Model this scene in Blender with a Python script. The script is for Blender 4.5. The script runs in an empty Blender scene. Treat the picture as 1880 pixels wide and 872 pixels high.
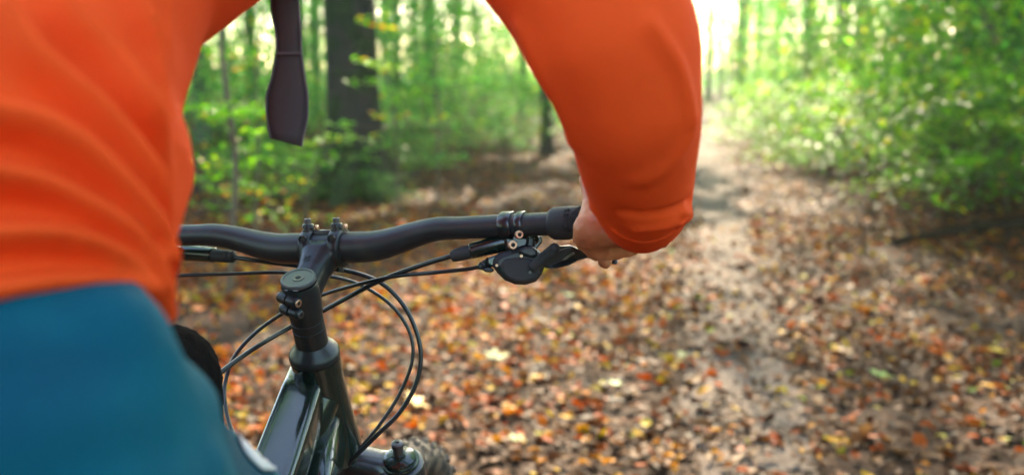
import bpy, math, random
import numpy as np
from mathutils import Vector, Matrix
random.seed(7); rng = np.random.default_rng(11)
SC = bpy.context.scene
COL = SC.collection
R_ = math.radians
# ------------------------------------------------------------------ camera
PITCH = R_(8.9)
F_ = 35 / 36 * 1880
CAM = np.array([0, 0, 1.25])
cd = bpy.data.cameras.new('camera'); cam = bpy.data.objects.new('camera', cd); COL.objects.link(cam)
cam.location = CAM; cam.rotation_euler = (R_(90) - PITCH, 0, 0)
cd.lens = 35; cd.sensor_width = 36; cd.clip_start = .02; cd.clip_end = 2000
cd.dof.use_dof = True; cd.dof.focus_distance = 1.0; cd.dof.aperture_fstop = 3.7
cd.dof.aperture_blades = 0
SC.camera = cam
# ------------------------------------------------------------------ light
SUN_AZ, SUN_EL = R_(9), R_(31)
SV = np.array([math.sin(SUN_AZ) * math.cos(SUN_EL), math.cos(SUN_AZ) * math.cos(SUN_EL), math.sin(SUN_EL)])
W = bpy.data.worlds.new('World'); SC.world = W; W.use_nodes = True
nt = W.node_tree; nt.nodes.clear()
sky = nt.nodes.new('ShaderNodeTexSky'); sky.sky_type = 'NISHITA'; sky.sun_disc = False
sky.sun_elevation = SUN_EL; sky.sun_rotation = SUN_AZ; sky.dust_density = 2.0; sky.air_density = 1.0
bg = nt.nodes.new('ShaderNodeBackground'); bg.inputs[1].default_value = .15
wo = nt.nodes.new('ShaderNodeOutputWorld')
nt.links.new(sky.outputs[0], bg.inputs[0]); nt.links.new(bg.outputs[0], wo.inputs[0])
sl = bpy.data.lights.new('sun', 'SUN'); sl.energy = 3.6; sl.angle = R_(.5); sl.color = (1, .84, .6)
so = bpy.data.objects.new('sun', sl); COL.objects.link(so)
so.rotation_euler = Vector(SV).to_track_quat('Z', 'Y').to_euler(); so.location = (0, 0, 30)
SC.view_settings.view_transform = 'Standard'; SC.view_settings.look = 'None'
SC.view_settings.exposure = 2.75; SC.view_settings.gamma = 1
cy = SC.cycles
cy.max_bounces = 6; cy.diffuse_bounces = 4; cy.glossy_bounces = 3; cy.transmission_bounces = 4
cy.volume_bounces = 1; cy.transparent_max_bounces = 6
cy.sample_clamp_indirect = 4; cy.caustics_reflective = False; cy.caustics_refractive = False
cy.use_denoising = True
# ------------------------------------------------------------------ geometry of the view
Dv = np.array([0, math.cos(PITCH), -math.sin(PITCH)]); Uv = np.array([0, math.sin(PITCH), math.cos(PITCH)])
Rv = np.array([1., 0, 0])
def P(px, py, Z):
    return CAM + Z * (Dv + (px - 940) / F_ * Rv + (436 - py) / F_ * Uv)
def G(px, py):            # where the ray meets level ground
    d = P(px, py, 1) - CAM
    return CAM + d * (-CAM[2] / d[2])
def V(*a): return np.array(a, float)
def nz(v): v = np.asarray(v, float); return v / (np.linalg.norm(v) + 1e-12)
def path_x(y): return .25 + .182 * y + 0.0009 * np.maximum(0, y - 14) ** 2 * np.where(y < 60, 1, 0)
def ss(a, b, x): t = np.clip((x - a) / (b - a), 0, 1); return t * t * (3 - 2 * t)
def H(x, y):
    x = np.asarray(x, float); y = np.asarray(y, float)
    n = .025 * np.sin(x * 1.7 + .6) * np.sin(y * 1.3 + x * .5) + .04 * np.sin(x * .45 + y * .31) * np.sin(y * .4 - 1)
    far = ss(14, 30, y)
    s = x - path_x(y)
    n = n * (1 - .85 * np.exp(-(s / .8) ** 2)) * ss(0, 3, np.hypot(x, y - 1.4) )
    bank = 1.5 * ss(1.1, 6.5, s) * ss(3.5, 9, y) + .02 * np.maximum(0, s - 6)
    left = .5 * ss(2.5, 12, -s) * ss(9, 20, y)
    hill = .012 * np.maximum(0, y - 40)
    return n + bank * np.where(s > 0, 1, 0) + left + hill
# ------------------------------------------------------------------ mesh helpers
def mesh_obj(name, verts, faces, m=None, parent=None, smooth=True):
    me = bpy.data.meshes.new(name)
    me.from_pydata([tuple(v) for v in verts], [], [tuple(f) for f in faces])
    if smooth: me.polygons.foreach_set('use_smooth', [True] * len(me.polygons))
    me.update()
    if m: me.materials.append(m)
    o = bpy.data.objects.new(name, me); COL.objects.link(o)
    if parent: o.parent = parent; o.matrix_parent_inverse = PI_(parent)
    return o
def PI_(parent):
    M = Matrix.Identity(4); p = parent; chain = []
    while p: chain.append(p); p = p.parent
    for q in reversed(chain): M = M @ q.matrix_parent_inverse @ q.matrix_basis
    return M.inverted()
class Geo:
    def __init__(s): s.v = []; s.f = []
    def add(s, v, f):
        n = len(s.v); s.v += [tuple(x) for x in v]; s.f += [tuple(i + n for i in q) for q in f]; return s
    def obj(s, name, m, parent=None, smooth=True, bevel=0, sub=0):
        o = mesh_obj(name, s.v, s.f, m, parent, smooth)
        if bevel:
            b = o.modifiers.new('bevel', 'BEVEL'); b.width = bevel; b.segments = 2; b.limit_method = 'ANGLE'; b.angle_limit = R_(35)
            b.harden_normals = False
        if sub:
            u = o.modifiers.new('sub', 'SUBSURF'); u.levels = sub; u.render_levels = sub
        return o
def spline(pts, n):
    pts = np.array(pts, float)
    if len(pts) == 2: return pts[0] + (pts[1] - pts[0]) * np.linspace(0, 1, n)[:, None]
    e = np.vstack([2 * pts[0] - pts[1], pts, 2 * pts[-1] - pts[-2]]); out = []
    k = len(pts) - 1
    for t in np.linspace(0, k - 1e-9, n):
        i = int(t); u = t - i; a, b, c, d = e[i:i + 4]
        out.append(.5 * ((2 * b) + (c - a) * u + (2 * a - 5 * b + 4 * c - d) * u * u + (3 * b - a - 3 * c + d) * u ** 3))
    return np.array(out)
def frames(c, ref=None):
    T = np.gradient(c, axis=0); T /= np.linalg.norm(T, axis=1)[:, None] + 1e-12
    r = V(0, 0, 1) if ref is None else np.array(ref, float)
    if abs(T[0] @ nz(r)) > .95: r = V(1, 0, 0)
    A = []; a = nz(r - T[0] * (r @ T[0]))
    for t in T:
        a = nz(a - t * (a @ t)); A.append(a)
    A = np.array(A); return T, A, np.cross(T, A)
def tube_g(g, pts, rad, n=12, seg=None, caps=True, ref=None, flat=1.0):
    """rad: number or list at the control points; flat scales the second axis"""
    pts = np.array(pts, float)
    if seg is None: seg = len(pts) if len(pts) == 2 else (len(pts) - 1) * 6 + 1
    c = spline(pts, seg) if len(pts) > 1 else pts
    rr = np.full(seg, rad, float) if np.isscalar(rad) else np.interp(np.linspace(0, 1, seg), np.linspace(0, 1, len(rad)), rad)
    T, A, B = frames(c, ref); th = np.linspace(0, 2 * math.pi, n, endpoint=False)
    v = []; f = []
    for i in range(seg):
        for t in th: v.append(c[i] + rr[i] * (A[i] * math.cos(t) + B[i] * math.sin(t) * flat))
    for i in range(seg - 1):
        for j in range(n):
            k = (j + 1) % n; f.append((i * n + j, i * n + k, (i + 1) * n + k, (i + 1) * n + j))
    if caps: f.append(tuple(range(n))[::-1]); f.append(tuple((seg - 1) * n + j for j in range(n)))
    return g.add(v, f)
def tube(name, pts, rad, m, parent=None, n=12, seg=None, caps=True, ref=None, flat=1.0, bevel=0):
    return tube_g(Geo(), pts, rad, n, seg, caps, ref, flat).obj(name, m, parent, True, bevel)
def lathe_g(g, p0, axis, prof, n=32, ref=None):
    """prof: (distance along axis, radius)"""
    ax = nz(axis); r = V(0, 0, 1) if ref is None else np.array(ref, float)
    if abs(ax @ nz(r)) > .95: r = V(1, 0, 0)
    a = nz(r - ax * (r @ ax)); b = np.cross(ax, a); v = []; f = []
    for d, q in prof:
        for t in np.linspace(0, 2 * math.pi, n, endpoint=False): v.append(np.array(p0) + ax * d + q * (a * math.cos(t) + b * math.sin(t)))
    for i in range(len(prof) - 1):
        for j in range(n):
            k = (j + 1) % n; f.append((i * n + j, i * n + k, (i + 1) * n + k, (i + 1) * n + j))
    f.append(tuple(range(n))[::-1]); f.append(tuple((len(prof) - 1) * n + j for j in range(n)))
    return g.add(v, f)
def lathe(name, p0, axis, prof, m, parent=None, n=32, bevel=0):
    o = lathe_g(Geo(), p0, axis, prof, n).obj(name, m, parent, True, bevel)
    try: o.data.set_sharp_from_angle(angle=R_(35))
    except Exception: pass
    return o
def box_g(g, c, ax, ay, az, sx, sy, sz):
    c = np.array(c, float); ax, ay, az = nz(ax) * sx / 2, nz(ay) * sy / 2, nz(az) * sz / 2
    v = [c + i * ax + j * ay + k * az for i in (-1, 1) for j in (-1, 1) for k in (-1, 1)]
    return g.add(v, [(0, 1, 3, 2), (4, 6, 7, 5), (0, 4, 5, 1), (2, 3, 7, 6), (0, 2, 6, 4), (1, 5, 7, 3)])
def plate(name, outline, Z, thick, m, parent, dz=None, bevel=.0012, sub=0, back=None):
    """a solid with the given outline (pixels at its own distance Z, or a Z per point) and a real thickness along the view"""
    if np.isscalar(Z): Z = [Z] * len(outline)
    a = [P(x, y, z) for (x, y), z in zip(outline, Z)]; b = [P(x, y, z + thick) for (x, y), z in zip(outline, Z)]
    n = len(a); f = [tuple(range(n))[::-1], tuple(range(n, 2 * n))] + [(i, (i + 1) % n, n + (i + 1) % n, n + i) for i in range(n)]
    g = Geo().add(a + b, f); o = g.obj(name, m, parent, False, bevel)
    return o
def remeshed(name, g, voxel, m, parent, smooth=6, fac=.6, disp=None):
    """one continuous skin over all the pieces in g"""
    o = mesh_obj('tmp', g.v, g.f)
    r = o.modifiers.new('r', 'REMESH'); r.mode = 'VOXEL'; r.voxel_size = voxel; r.use_smooth_shade = True
    if smooth:
        s = o.modifiers.new('s', 'SMOOTH'); s.iterations = smooth; s.factor = fac
    bpy.context.view_layer.update()
    dg = bpy.context.evaluated_depsgraph_get()
    me = bpy.data.meshes.new_from_object(o.evaluated_get(dg)); bpy.data.objects.remove(o)
    me.name = name
    if disp is not None:
        n = len(me.vertices); co = np.empty(n * 3); me.vertices.foreach_get('co', co); co = co.reshape(-1, 3)
        no = np.empty(n * 3); me.vertices.foreach_get('normal', no); no = no.reshape(-1, 3)
        co = co + no * disp(co, no)[:, None]; me.vertices.foreach_set('co', co.ravel()); me.update()
    me.polygons.foreach_set('use_smooth', [True] * len(me.polygons))
    me.materials.clear(); me.materials.append(m)
    q = bpy.data.objects.new(name, me); COL.objects.link(q)
    if parent: q.parent = parent; q.matrix_parent_inverse = PI_(parent)
    return q
def ball_g(g, c, r, sq=(1, 1, 1), n=14):
    v = []; f = []; c = np.array(c, float)
    for i in range(n + 1):
        ph = math.pi * i / n
        for j in range(2 * n):
            t = math.pi * j / n; v.append(c + r * V(math.sin(ph) * math.cos(t) * sq[0], math.sin(ph) * math.sin(t) * sq[1], math.cos(ph) * sq[2]))
    for i in range(n):
        for j in range(2 * n):
            k = (j + 1) % (2 * n); f.append((i * 2 * n + j, (i + 1) * 2 * n + j, (i + 1) * 2 * n + k, i * 2 * n + k))
    return g.add(v, f)
def limb_g(g, pts, rads, n=20):
    """chain of round-ended tapered pieces"""
    for p, r in zip(pts, rads): ball_g(g, p, r, n=10)
    for i in range(len(pts) - 1): tube_g(g, [pts[i], pts[i + 1]], [rads[i], rads[i + 1]], n=n, seg=4)
    return g
def tag(o, label=None, cat=None, group=None, kind=None):
    if label: o['label'] = label
    if cat: o['category'] = cat
    if group: o['group'] = group
    if kind: o['kind'] = kind
    return o
def thing(name, label, cat, loc=(0, 0, 0), group=None):
    o = bpy.data.objects.new(name, None); COL.objects.link(o); o.location = tuple(float(q) for q in loc); o.empty_display_size = .1
    return tag(o, label, cat, group)
# ------------------------------------------------------------------ materials
def mat(name, col, rough=.5, metal=0, spec=None, bump=None, var=None, coat=0, sheen=0, sss=0, trans=None, aniso=0):
    m = bpy.data.materials.new(name); m.use_nodes = True; n = m.node_tree.nodes; L = m.node_tree.links
    b = n['Principled BSDF']; b.inputs['Base Color'].default_value = (*col, 1); b.inputs['Roughness'].default_value = rough
    b.inputs['Metallic'].default_value = metal
    if spec is not None: b.inputs['Specular IOR Level'].default_value = spec
    if coat: b.inputs['Coat Weight'].default_value = coat; b.inputs['Coat Roughness'].default_value = .08
    if sheen: b.inputs['Sheen Weight'].default_value = sheen; b.inputs['Sheen Roughness'].default_value = .4
    if sss: b.inputs['Subsurface Weight'].default_value = sss; b.inputs['Subsurface Radius'].default_value = (1, .3, .15); b.inputs['Subsurface Scale'].default_value = .006
    tc = n.new('ShaderNodeTexCoord')
    if var:
        sc_, col2, lo, hi = var
        t = n.new('ShaderNodeTexNoise'); t.inputs['Scale'].default_value = sc_; t.inputs['Detail'].default_value = 5
        L.new(tc.outputs['Object'], t.inputs['Vector'])
        r = n.new('ShaderNodeMapRange'); r.inputs[1].default_value = lo; r.inputs[2].default_value = hi; L.new(t.outputs[0], r.inputs[0])
        mx = n.new('ShaderNodeMix'); mx.data_type = 'RGBA'; mx.inputs[6].default_value = (*col, 1); mx.inputs[7].default_value = (*col2, 1)
        L.new(r.outputs[0], mx.inputs[0]); L.new(mx.outputs[2], b.inputs['Base Color'])
    if bump:
        for i, (sc_, st, dist) in enumerate(bump):
            t = n.new('ShaderNodeTexNoise'); t.inputs['Scale'].default_value = sc_; t.inputs['Detail'].default_value = 4
            L.new(tc.outputs['Object'], t.inputs['Vector'])
            bp = n.new('ShaderNodeBump'); bp.inputs['Strength'].default_value = st; bp.inputs['Distance'].default_value = dist
            L.new(t.outputs[0], bp.inputs['Height'])
            if i: L.new(prev.outputs[0], bp.inputs['Normal'])
            prev = bp
        L.new(prev.outputs[0], b.inputs['Normal'])
    if trans:
        tcol, w = trans
        tr = n.new('ShaderNodeBsdfTranslucent'); tr.inputs[0].default_value = (*tcol, 1)
        ms = n.new('ShaderNodeMixShader'); ms.inputs[0].default_value = w
        out = n['Material Output']; L.new(b.outputs[0], ms.inputs[1]); L.new(tr.outputs[0], ms.inputs[2]); L.new(ms.outputs[0], out.inputs[0])
    return m
def leaf_mat(name, ramp, rough=.4, tw=.4, boost=1.6, spec=.5, obj_var=True):
    """ramp: list of (pos, colour) over a random number that every leaf carries"""
    m = bpy.data.materials.new(name); m.use_nodes = True; n = m.node_tree.nodes; L = m.node_tree.links
    b = n['Principled BSDF']; b.inputs['Roughness'].default_value = rough; b.inputs['Specular IOR Level'].default_value = spec
    a = n.new('ShaderNodeAttribute'); a.attribute_name = 'tint'
    cr = n.new('ShaderNodeValToRGB'); cr.color_ramp.interpolation = 'LINEAR'
    el = cr.color_ramp.elements
    el[0].position, el[0].color = ramp[0][0], (*ramp[0][1], 1); el[1].position, el[1].color = ramp[-1][0], (*ramp[-1][1], 1)
    for p, c in ramp[1:-1]: e = el.new(p); e.color = (*c, 1)
    L.new(a.outputs['Fac'], cr.inputs[0])
    hs = n.new('ShaderNodeHueSaturation'); oi = n.new('ShaderNodeObjectInfo')
    r = n.new('ShaderNodeMapRange'); r.inputs[3].default_value = .8; r.inputs[4].default_value = 1.25; L.new(oi.outputs['Random'], r.inputs[0])
    if obj_var: L.new(r.outputs[0], hs.inputs['Value'])
    L.new(cr.outputs[0], hs.inputs['Color']); L.new(hs.outputs[0], b.inputs['Base Color'])
    tr = n.new('ShaderNodeBsdfTranslucent'); h2 = n.new('ShaderNodeHueSaturation'); h2.inputs['Value'].default_value = boost; h2.inputs['Saturation'].default_value = 1.1
    L.new(hs.outputs[0], h2.inputs['Color']); L.new(h2.outputs[0], tr.inputs[0])
    ms = n.new('ShaderNodeMixShader'); ms.inputs[0].default_value = tw
    L.new(b.outputs[0], ms.inputs[1]); L.new(tr.outputs[0], ms.inputs[2]); L.new(ms.outputs[0], n['Material Output'].inputs[0])
    return m
M = {}
M['bar'] = mat('matt_black_alloy', (.022, .022, .025), .42, .0, .6, bump=[(900, .06, .0005)], var=(38, (.05, .043, .036), .56, .8))
M['anod'] = mat('anodised_black', (.028, .03, .032), .32, .3, bump=[(1200, .04, .0004)])
M['gloss'] = mat('gloss_black', (.012, .012, .013), .33, 0, .6, coat=.6, var=(80, (.06, .05, .04), .6, .85))
M['plastic'] = mat('black_plastic', (.016, .017, .018), .38, 0, .5, bump=[(700, .12, .0005)], var=(90, (.06, .05, .04), .6, .85))
M['rubber'] = mat('black_rubber', (.035, .032, .032), .62, 0, .35, bump=[(500, .2, .0006)])
M['steel'] = mat('bolt_steel', (.72, .45, .3), .35, .9)
M['dull'] = mat('dark_steel', (.14, .13, .13), .35, .8)
M['grey'] = mat('stem_cap_grey', (.09, .098, .1), .34, .2, bump=[(900, .05, .0004)])
M['print'] = mat('grey_print', (.3, .3, .3), .5)
M['frame'] = mat('green_black_frame_paint', (.016, .026, .02), .16, .25, .6, coat=.6, var=(60, (.055, .055, .035), .58, .8))
M['cable'] = mat('cable_sheath', (.016, .017, .018), .28, 0, .6)
M['tyre'] = mat('tyre_rubber', (.03, .026, .023), .75, 0, .3, bump=[(300, .3, .001)], var=(40, (.16, .11, .075), .42, .6))
M['knob'] = mat('muddy_tread', (.26, .19, .13), .8, 0, .2, bump=[(400, .3, .001)], var=(55, (.05, .04, .035), .5, .7))
M['rim'] = mat('rim_black', (.02, .02, .02), .35, .3)
M['skin'] = mat('skin', (.52, .175, .07), .5, 0, .4, sss=.3, bump=[(90, .35, .002), (700, .35, .0006)], var=(60, (.4, .1, .045), .4, .68))
M['nail'] = mat('nail', (.6, .32, .24), .3)
M['hair'] = mat('hair', (.05, .03, .02), .6, bump=[(300, .6, .003)])
M['jersey'] = mat('orange_jersey', (.96, .09, .013), .8, 0, .12, bump=[(700, .4, .0006), (24, .2, .01)], trans=((1, .11, .012), .22))
M['cuff'] = mat('dark_cuff', (.05, .05, .06), .8)
M['shorts'] = mat('blue_shorts', (.0, .046, .075), .75, 0, .12, bump=[(1500, .2, .0004), (14, .25, .015)], var=(5, (.0, .105, .14), .4, .66))
M['white'] = mat('white_print', (.5, .5, .5), .7)
M['pad'] = mat('black_pad', (.006, .005, .005), .95, 0, .05, bump=[(160, .5, .003)])
M['shoe'] = mat('dark_shoe', (.04, .04, .045), .6)
M['strap'] = mat('dark_strap_webbing', (.075, .057, .058), .8, 0, .2, bump=[(1400, .4, .0005)], sheen=.15)
M['strapedge'] = mat('strap_stitching', (.11, .085, .09), .8)
M['bark'] = mat('grey_brown_bark', (.08, .066, .05), .9, 0, .15, bump=[(9, .8, .05), (40, .6, .015)], var=(3, (.12, .11, .085), .4, .65))
M['darkbark'] = mat('dark_mossy_bark', (.032, .028, .023), .95, 0, .1, bump=[(7, 1, .08), (35, .8, .02)], var=(3.2, (.018, .034, .01), .42, .62))
M['moss'] = mat('root_moss', (.012, .03, .006), .95, 0, .1, bump=[(40, 1, .03)], var=(5, (.02, .02, .014), .45, .7))
M['palebark'] = mat('pale_bark', (.2, .19, .15), .85, 0, .2, bump=[(14, .5, .02)], var=(4, (.11, .13, .08), .4, .65))
M['stem'] = mat('sapling_bark', (.1, .065, .035), .7, 0, .3, bump=[(60, .5, .004)])
M['log'] = mat('dark_wet_wood', (.022, .014, .009), 1, 0, .0, bump=[(40, .7, .01)])
LITTER = [(0, (.009, .0035, .0015)), (.14, (.024, .008, .003)), (.3, (.06, .02, .006)), (.45, (.1, .038, .012)), (.6, (.14, .058, .02)), (.7, (.21, .105, .04)), (.78, (.2, .033, .003)), (.86, (.4, .07, .002)), (.93, (.46, .24, .005)), (.97, (.32, .27, .02)), (1, (.1, .19, .012))]
M['litter'] = leaf_mat('leaf_litter', LITTER, .62, .22, 1.2, .12, False)
M['leafy'] = leaf_mat('green_leaves', [(0, (.02, .075, .015)), (.3, (.04, .14, .022)), (.6, (.07, .22, .042)), (.85, (.13, .31, .05)), (.94, (.4, .4, .02)), (1, (.55, .2, .01))], .5, .5, 2.8, .25)
M['dimleafy'] = leaf_mat('bank_leaves', [(0, (.025, .06, .014)), (.35, (.045, .12, .015)), (.65, (.08, .2, .018)), (.85, (.13, .25, .02)), (.93, (.42, .34, .02)), (1, (.3, .1, .03))], .5, .48, 2.8, .25)
M['lime'] = leaf_mat('bright_young_leaves', [(0, (.07, .2, .02)), (.5, (.15, .36, .03)), (.82, (.26, .42, .035)), (.92, (.6, .42, .03)), (1, (.6, .22, .02))], .45, .5, 2.1, .3)
M['crown'] = leaf_mat('crown_leaves', [(0, (.03, .11, .018)), (.6, (.07, .22, .03)), (.85, (.16, .3, .035)), (1, (.5, .4, .03))], .5, .5, 2.6, .2)
M['yl'] = mat('yellow_leaf', (.75, .48, .02), .4, trans=((.9, .6, .03), .3), var=(30, (.6, .3, .02), .5, .75))
M['pg'] = mat('pale_green_leaf', (.2, .28, .08), .7, trans=((.5, .6, .2), .3), var=(30, (.5, .45, .2), .45, .7))
M['gl'] = mat('green_leaf', (.12, .28, .03), .6, trans=((.3, .5, .05), .3), var=(30, (.4, .42, .08), .5, .75))
M['ol'] = mat('orange_leaf', (.65, .16, .015), .4, trans=((.8, .2, .02), .3), var=(30, (.4, .08, .02), .5, .75))
M['tl'] = mat('tan_leaf', (.3, .18, .09), .7, trans=((.5, .3, .15), .2), var=(30, (.3, .16, .08), .5, .75))
def ground_mat(name, cols, scale):
    m = bpy.data.materials.new(name); m.use_nodes = True; n = m.node_tree.nodes; L = m.node_tree.links
    b = n['Principled BSDF']; b.inputs['Roughness'].default_value = .9; b.inputs['Specular IOR Level'].default_value = .12
    tc = n.new('ShaderNodeTexCoord'); vo = n.new('ShaderNodeTexVoronoi'); vo.inputs['Scale'].default_value = scale
    L.new(tc.outputs['Object'], vo.inputs['Vector'])
    sp = n.new('ShaderNodeSeparateColor'); L.new(vo.outputs['Color'], sp.inputs[0])
    cr = n.new('ShaderNodeValToRGB'); el = cr.color_ramp.elements
    el[0].color = (*cols[0], 1); el[1].color = (*cols[-1], 1)
    for i, c in enumerate(cols[1:-1]): e = el.new((i + 1) / (len(cols) - 1)); e.color = (*c, 1)
    L.new(sp.outputs[0], cr.inputs[0])
    no = n.new('ShaderNodeTexNoise'); no.inputs['Scale'].default_value = 1.3; no.inputs['Detail'].default_value = 8; L.new(tc.outputs['Object'], no.inputs['Vector'])
    mr = n.new('ShaderNodeMapRange'); mr.inputs[1].default_value = .3; mr.inputs[2].default_value = .7; mr.inputs[3].default_value = .6; mr.inputs[4].default_value = 1.2; L.new(no.outputs[0], mr.inputs[0])
    hs = n.new('ShaderNodeHueSaturation'); L.new(mr.outputs[0], hs.inputs['Value']); L.new(cr.outputs[0], hs.inputs['Color']); L.new(hs.outputs[0], b.inputs['Base Color'])
    bp = n.new('ShaderNodeBump'); bp.inputs['Strength'].default_value = .5; bp.inputs['Distance'].default_value = .02; L.new(vo.outputs['Distance'], bp.inputs['Height']); L.new(bp.outputs[0], b.inputs['Normal'])
    return m
M['ground'] = ground_mat('forest_floor', [(.014, .007, .004), (.038, .017, .008), (.065, .03, .014), (.022, .01, .006)], 28)
M['dirt'] = ground_mat('trodden_dirt', [(.095, .066, .05), (.135, .098, .076), (.175, .134, .107), (.11, .079, .06)], 60)
# ------------------------------------------------------------------ ground, path
def axis_pts(lo, hi, fine_lo, fine_hi, step, growth=1.22):
    a = list(np.arange(fine_lo, fine_hi + 1e-6, step)); s = step; x = fine_hi
    while x < hi: s *= growth; x += s; a.append(min(x, hi))
    s = step; x = fine_lo; pre = []
    while x > lo: s *= growth; x -= s; pre.append(max(x, lo))
    return np.array(sorted(set(pre)) + a)
def grid(name, X, Y, m, dz=0):
    xx, yy = np.meshgrid(X, Y); zz = H(xx, yy) + dz; nx = len(X)
    v = np.stack([xx.ravel(), yy.ravel(), zz.ravel()], 1)
    f = [(j * nx + i, j * nx + i + 1, (j + 1) * nx + i + 1, (j + 1) * nx + i) for j in range(len(Y) - 1) for i in range(nx - 1)]
    return mesh_obj(name, v, f, m)
ground = grid('ground', axis_pts(-300, 300, -12, 22, .35), axis_pts(-60, 420, -3, 50, .35), M['ground'])
tag(ground, kind='structure')
ys = np.concatenate([np.arange(-6, 30, .3), np.arange(30, 75, 1.)]); v = []; f = []
for i, y in enumerate(ys):
    w = (.13 + .02 * max(y, 0)) * (1 + .12 * math.sin(y * 2.1) + .08 * math.sin(y * 5.3))
    for k in range(5):
        x = path_x(y) + w * (k - 2) / 2 + .04 * math.sin(y * 1.1); v.append((x, y, float(H(x, y)) + .006))
for i in range(len(ys) - 1):
    for k in range(4): a = i * 5 + k; f.append((a, a + 1, a + 6, a + 5))
path = mesh_obj('path', v, f, M['dirt']); tag(path, kind='structure')
# ------------------------------------------------------------------ fallen leaves
def set_tint(me, tint, per):
    at = me.attributes.new('tint', 'FLOAT', 'POINT'); at.data.foreach_set('value', np.repeat(tint, per).astype(np.float32))
def np_mesh(name, co, tri_idx, nper, m, tint, smooth=False):
    """co: (N,nper,3); tri_idx: faces of one piece"""
    N = co.shape[0]; me = bpy.data.meshes.new(name)
    fs = np.array([len(q) for q in tri_idx]); loops = np.concatenate([np.array(q) for q in tri_idx])
    al = (loops[None, :] + (np.arange(N) * nper)[:, None]).ravel()
    tot = np.tile(fs, N); st = np.concatenate([[0], np.cumsum(tot)[:-1]])
    me.vertices.add(N * nper); me.vertices.foreach_set('co', co.reshape(-1).astype(np.float32))
    me.loops.add(len(al)); me.loops.foreach_set('vertex_index', al.astype(np.int32))
    me.polygons.add(len(tot)); me.polygons.foreach_set('loop_start', st.astype(np.int32))
    me.update(calc_edges=True); me.validate()
    set_tint(me, tint, nper); me.materials.append(m)
    if smooth: me.polygons.foreach_set('use_smooth', [True] * len(me.polygons))
    return me
def rot_frames(N, tilt, yaw=None):
    yaw = rng.uniform(0, 2 * math.pi, N) if yaw is None else yaw
    ta = rng.uniform(0, 2 * math.pi, N); nrm = np.stack([np.sin(tilt) * np.cos(ta), np.sin(tilt) * np.sin(ta), np.cos(tilt)], 1)
    a = np.stack([np.cos(yaw), np.sin(yaw), np.zeros(N)], 1); a -= nrm * (a * nrm).sum(1)[:, None]; a /= np.linalg.norm(a, axis=1)[:, None]
    return a, np.cross(nrm, a), nrm
LEAF8 = np.array([[-.5, 0], [-.22, .26], [.18, .24], [.5, 0], [.18, -.24], [-.22, -.26], [-.2, 0], [.18, 0]])
LF8 = [(0, 6, 1), (1, 6, 7, 2), (2, 7, 3), (0, 5, 6), (5, 4, 7, 6), (4, 3, 7)]
def leaves8(pos, size, tilt, curl):
    N = len(pos); a, b, n = rot_frames(N, tilt)
    x = LEAF8[:, 0]; y = LEAF8[:, 1]
    z = curl[:, None] * (x[None] ** 2 * 1.3) + np.abs(curl)[:, None] * .9 * np.abs(y)[None] + rng.normal(0, .03, (N, 8))
    return pos[:, None] + size[:, None, None] * (a[:, None] * x[None, :, None] + b[:, None] * y[None, :, None] + n[:, None] * z[:, :, None])
def leaves4(pos, size, tilt, fold=.12):
    N = len(pos); a, b, n = rot_frames(N, tilt)
    x = np.array([-.5, .05, .5, .05]); y = np.array([0, .3, 0, -.3]); z = np.array([0, fold, -.05, fold])
    return pos[:, None] + size[:, None, None] * (a[:, None] * x[None, :, None] + b[:, None] * y[None, :, None] + n[:, None] * z[None, :, None])
def litter_tint(x, y):
    N = len(x); t = rng.beta(1.35, 1.6, N) * .76
    s = x - path_x(y)
    pz = np.sin(x * 3.1 + 2 * np.sin(y * 2.3)) * np.sin(y * 3.7 + 1.6 * np.sin(x * 2.7 + 1)) + .5 * np.sin(x * 9 + y * 4) * np.sin(y * 8 - x * 3)
    t = np.clip(t + .13 * pz, 0, .755)
    warm = np.clip(.17 + .08 * pz + .45 * ss(.2, -1.6, s) * ss(12, 5, y), 0, .55)
    hot = rng.random(N) < warm; t[hot] = rng.uniform(.76, .955, hot.sum())
    gr = rng.random(N) < .018; t[gr] = rng.uniform(.95, 1, gr.sum())
    return t
def scatter(y0, y1, dens, margin, slope=.58):
    y = rng.uniform(y0, y1, int((y1 - y0) * 2 * (slope * y1 + margin) * dens)); hw = slope * y1 + margin
    x = rng.uniform(-hw, hw, len(y)); k = np.abs(x) < slope * y + margin; x, y = x[k], y[k]
    s = x - path_x(y); w = .13 + .02 * np.maximum(y, 0)
    keep = rng.random(len(x)) > np.exp(-(np.abs(s) / w) ** 2.5) * (.3 + .65 * ss(3.5, 9, y))
    # bare dark patches
    cl = np.sin(x * 5.3 + 2 * np.sin(y * 3.9)) * np.sin(y * 6.1 + 2 * np.sin(x * 4.4)); keep &= rng.random(len(x)) > .5 * ss(0, .8, cl)
    pn = np.sin(x * 2.3 + 1.7 * np.sin(y * 1.1)) * np.sin(y * 1.9 + 1.3 * np.sin(x * .9))
    keep &= (rng.random(len(x)) > .75 * ss(.55, .9, pn) * (np.abs(s) > .5))
    return x[keep], y[keep]
allx, ally = scatter(1.6, 9.5, 820, 1.3)
order = np.argsort(np.hypot(allx, ally - 0) + 50 * ((np.abs(allx) > .52 * ally) | (ally < 3.05)))
near, rest = order[:300], order[300:]
x, y = allx[rest], ally[rest]; N = len(x)
pos = np.stack([x, y, H(x, y) + .008 + rng.uniform(0, .022, N)], 1)
me = np_mesh('leaf_litter', leaves8(pos, np.clip(rng.lognormal(-3.12, .32, N), .018, .085), np.abs(rng.normal(0, .5, N)), rng.uniform(-.9, .9, N)), LF8, 8, M['litter'], litter_tint(x, y))
o = bpy.data.objects.new('leaf_litter', me); COL.objects.link(o); tag(o, 'brown and orange beech leaves covering the forest floor around the path', 'fallen leaves', kind='stuff')
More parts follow.
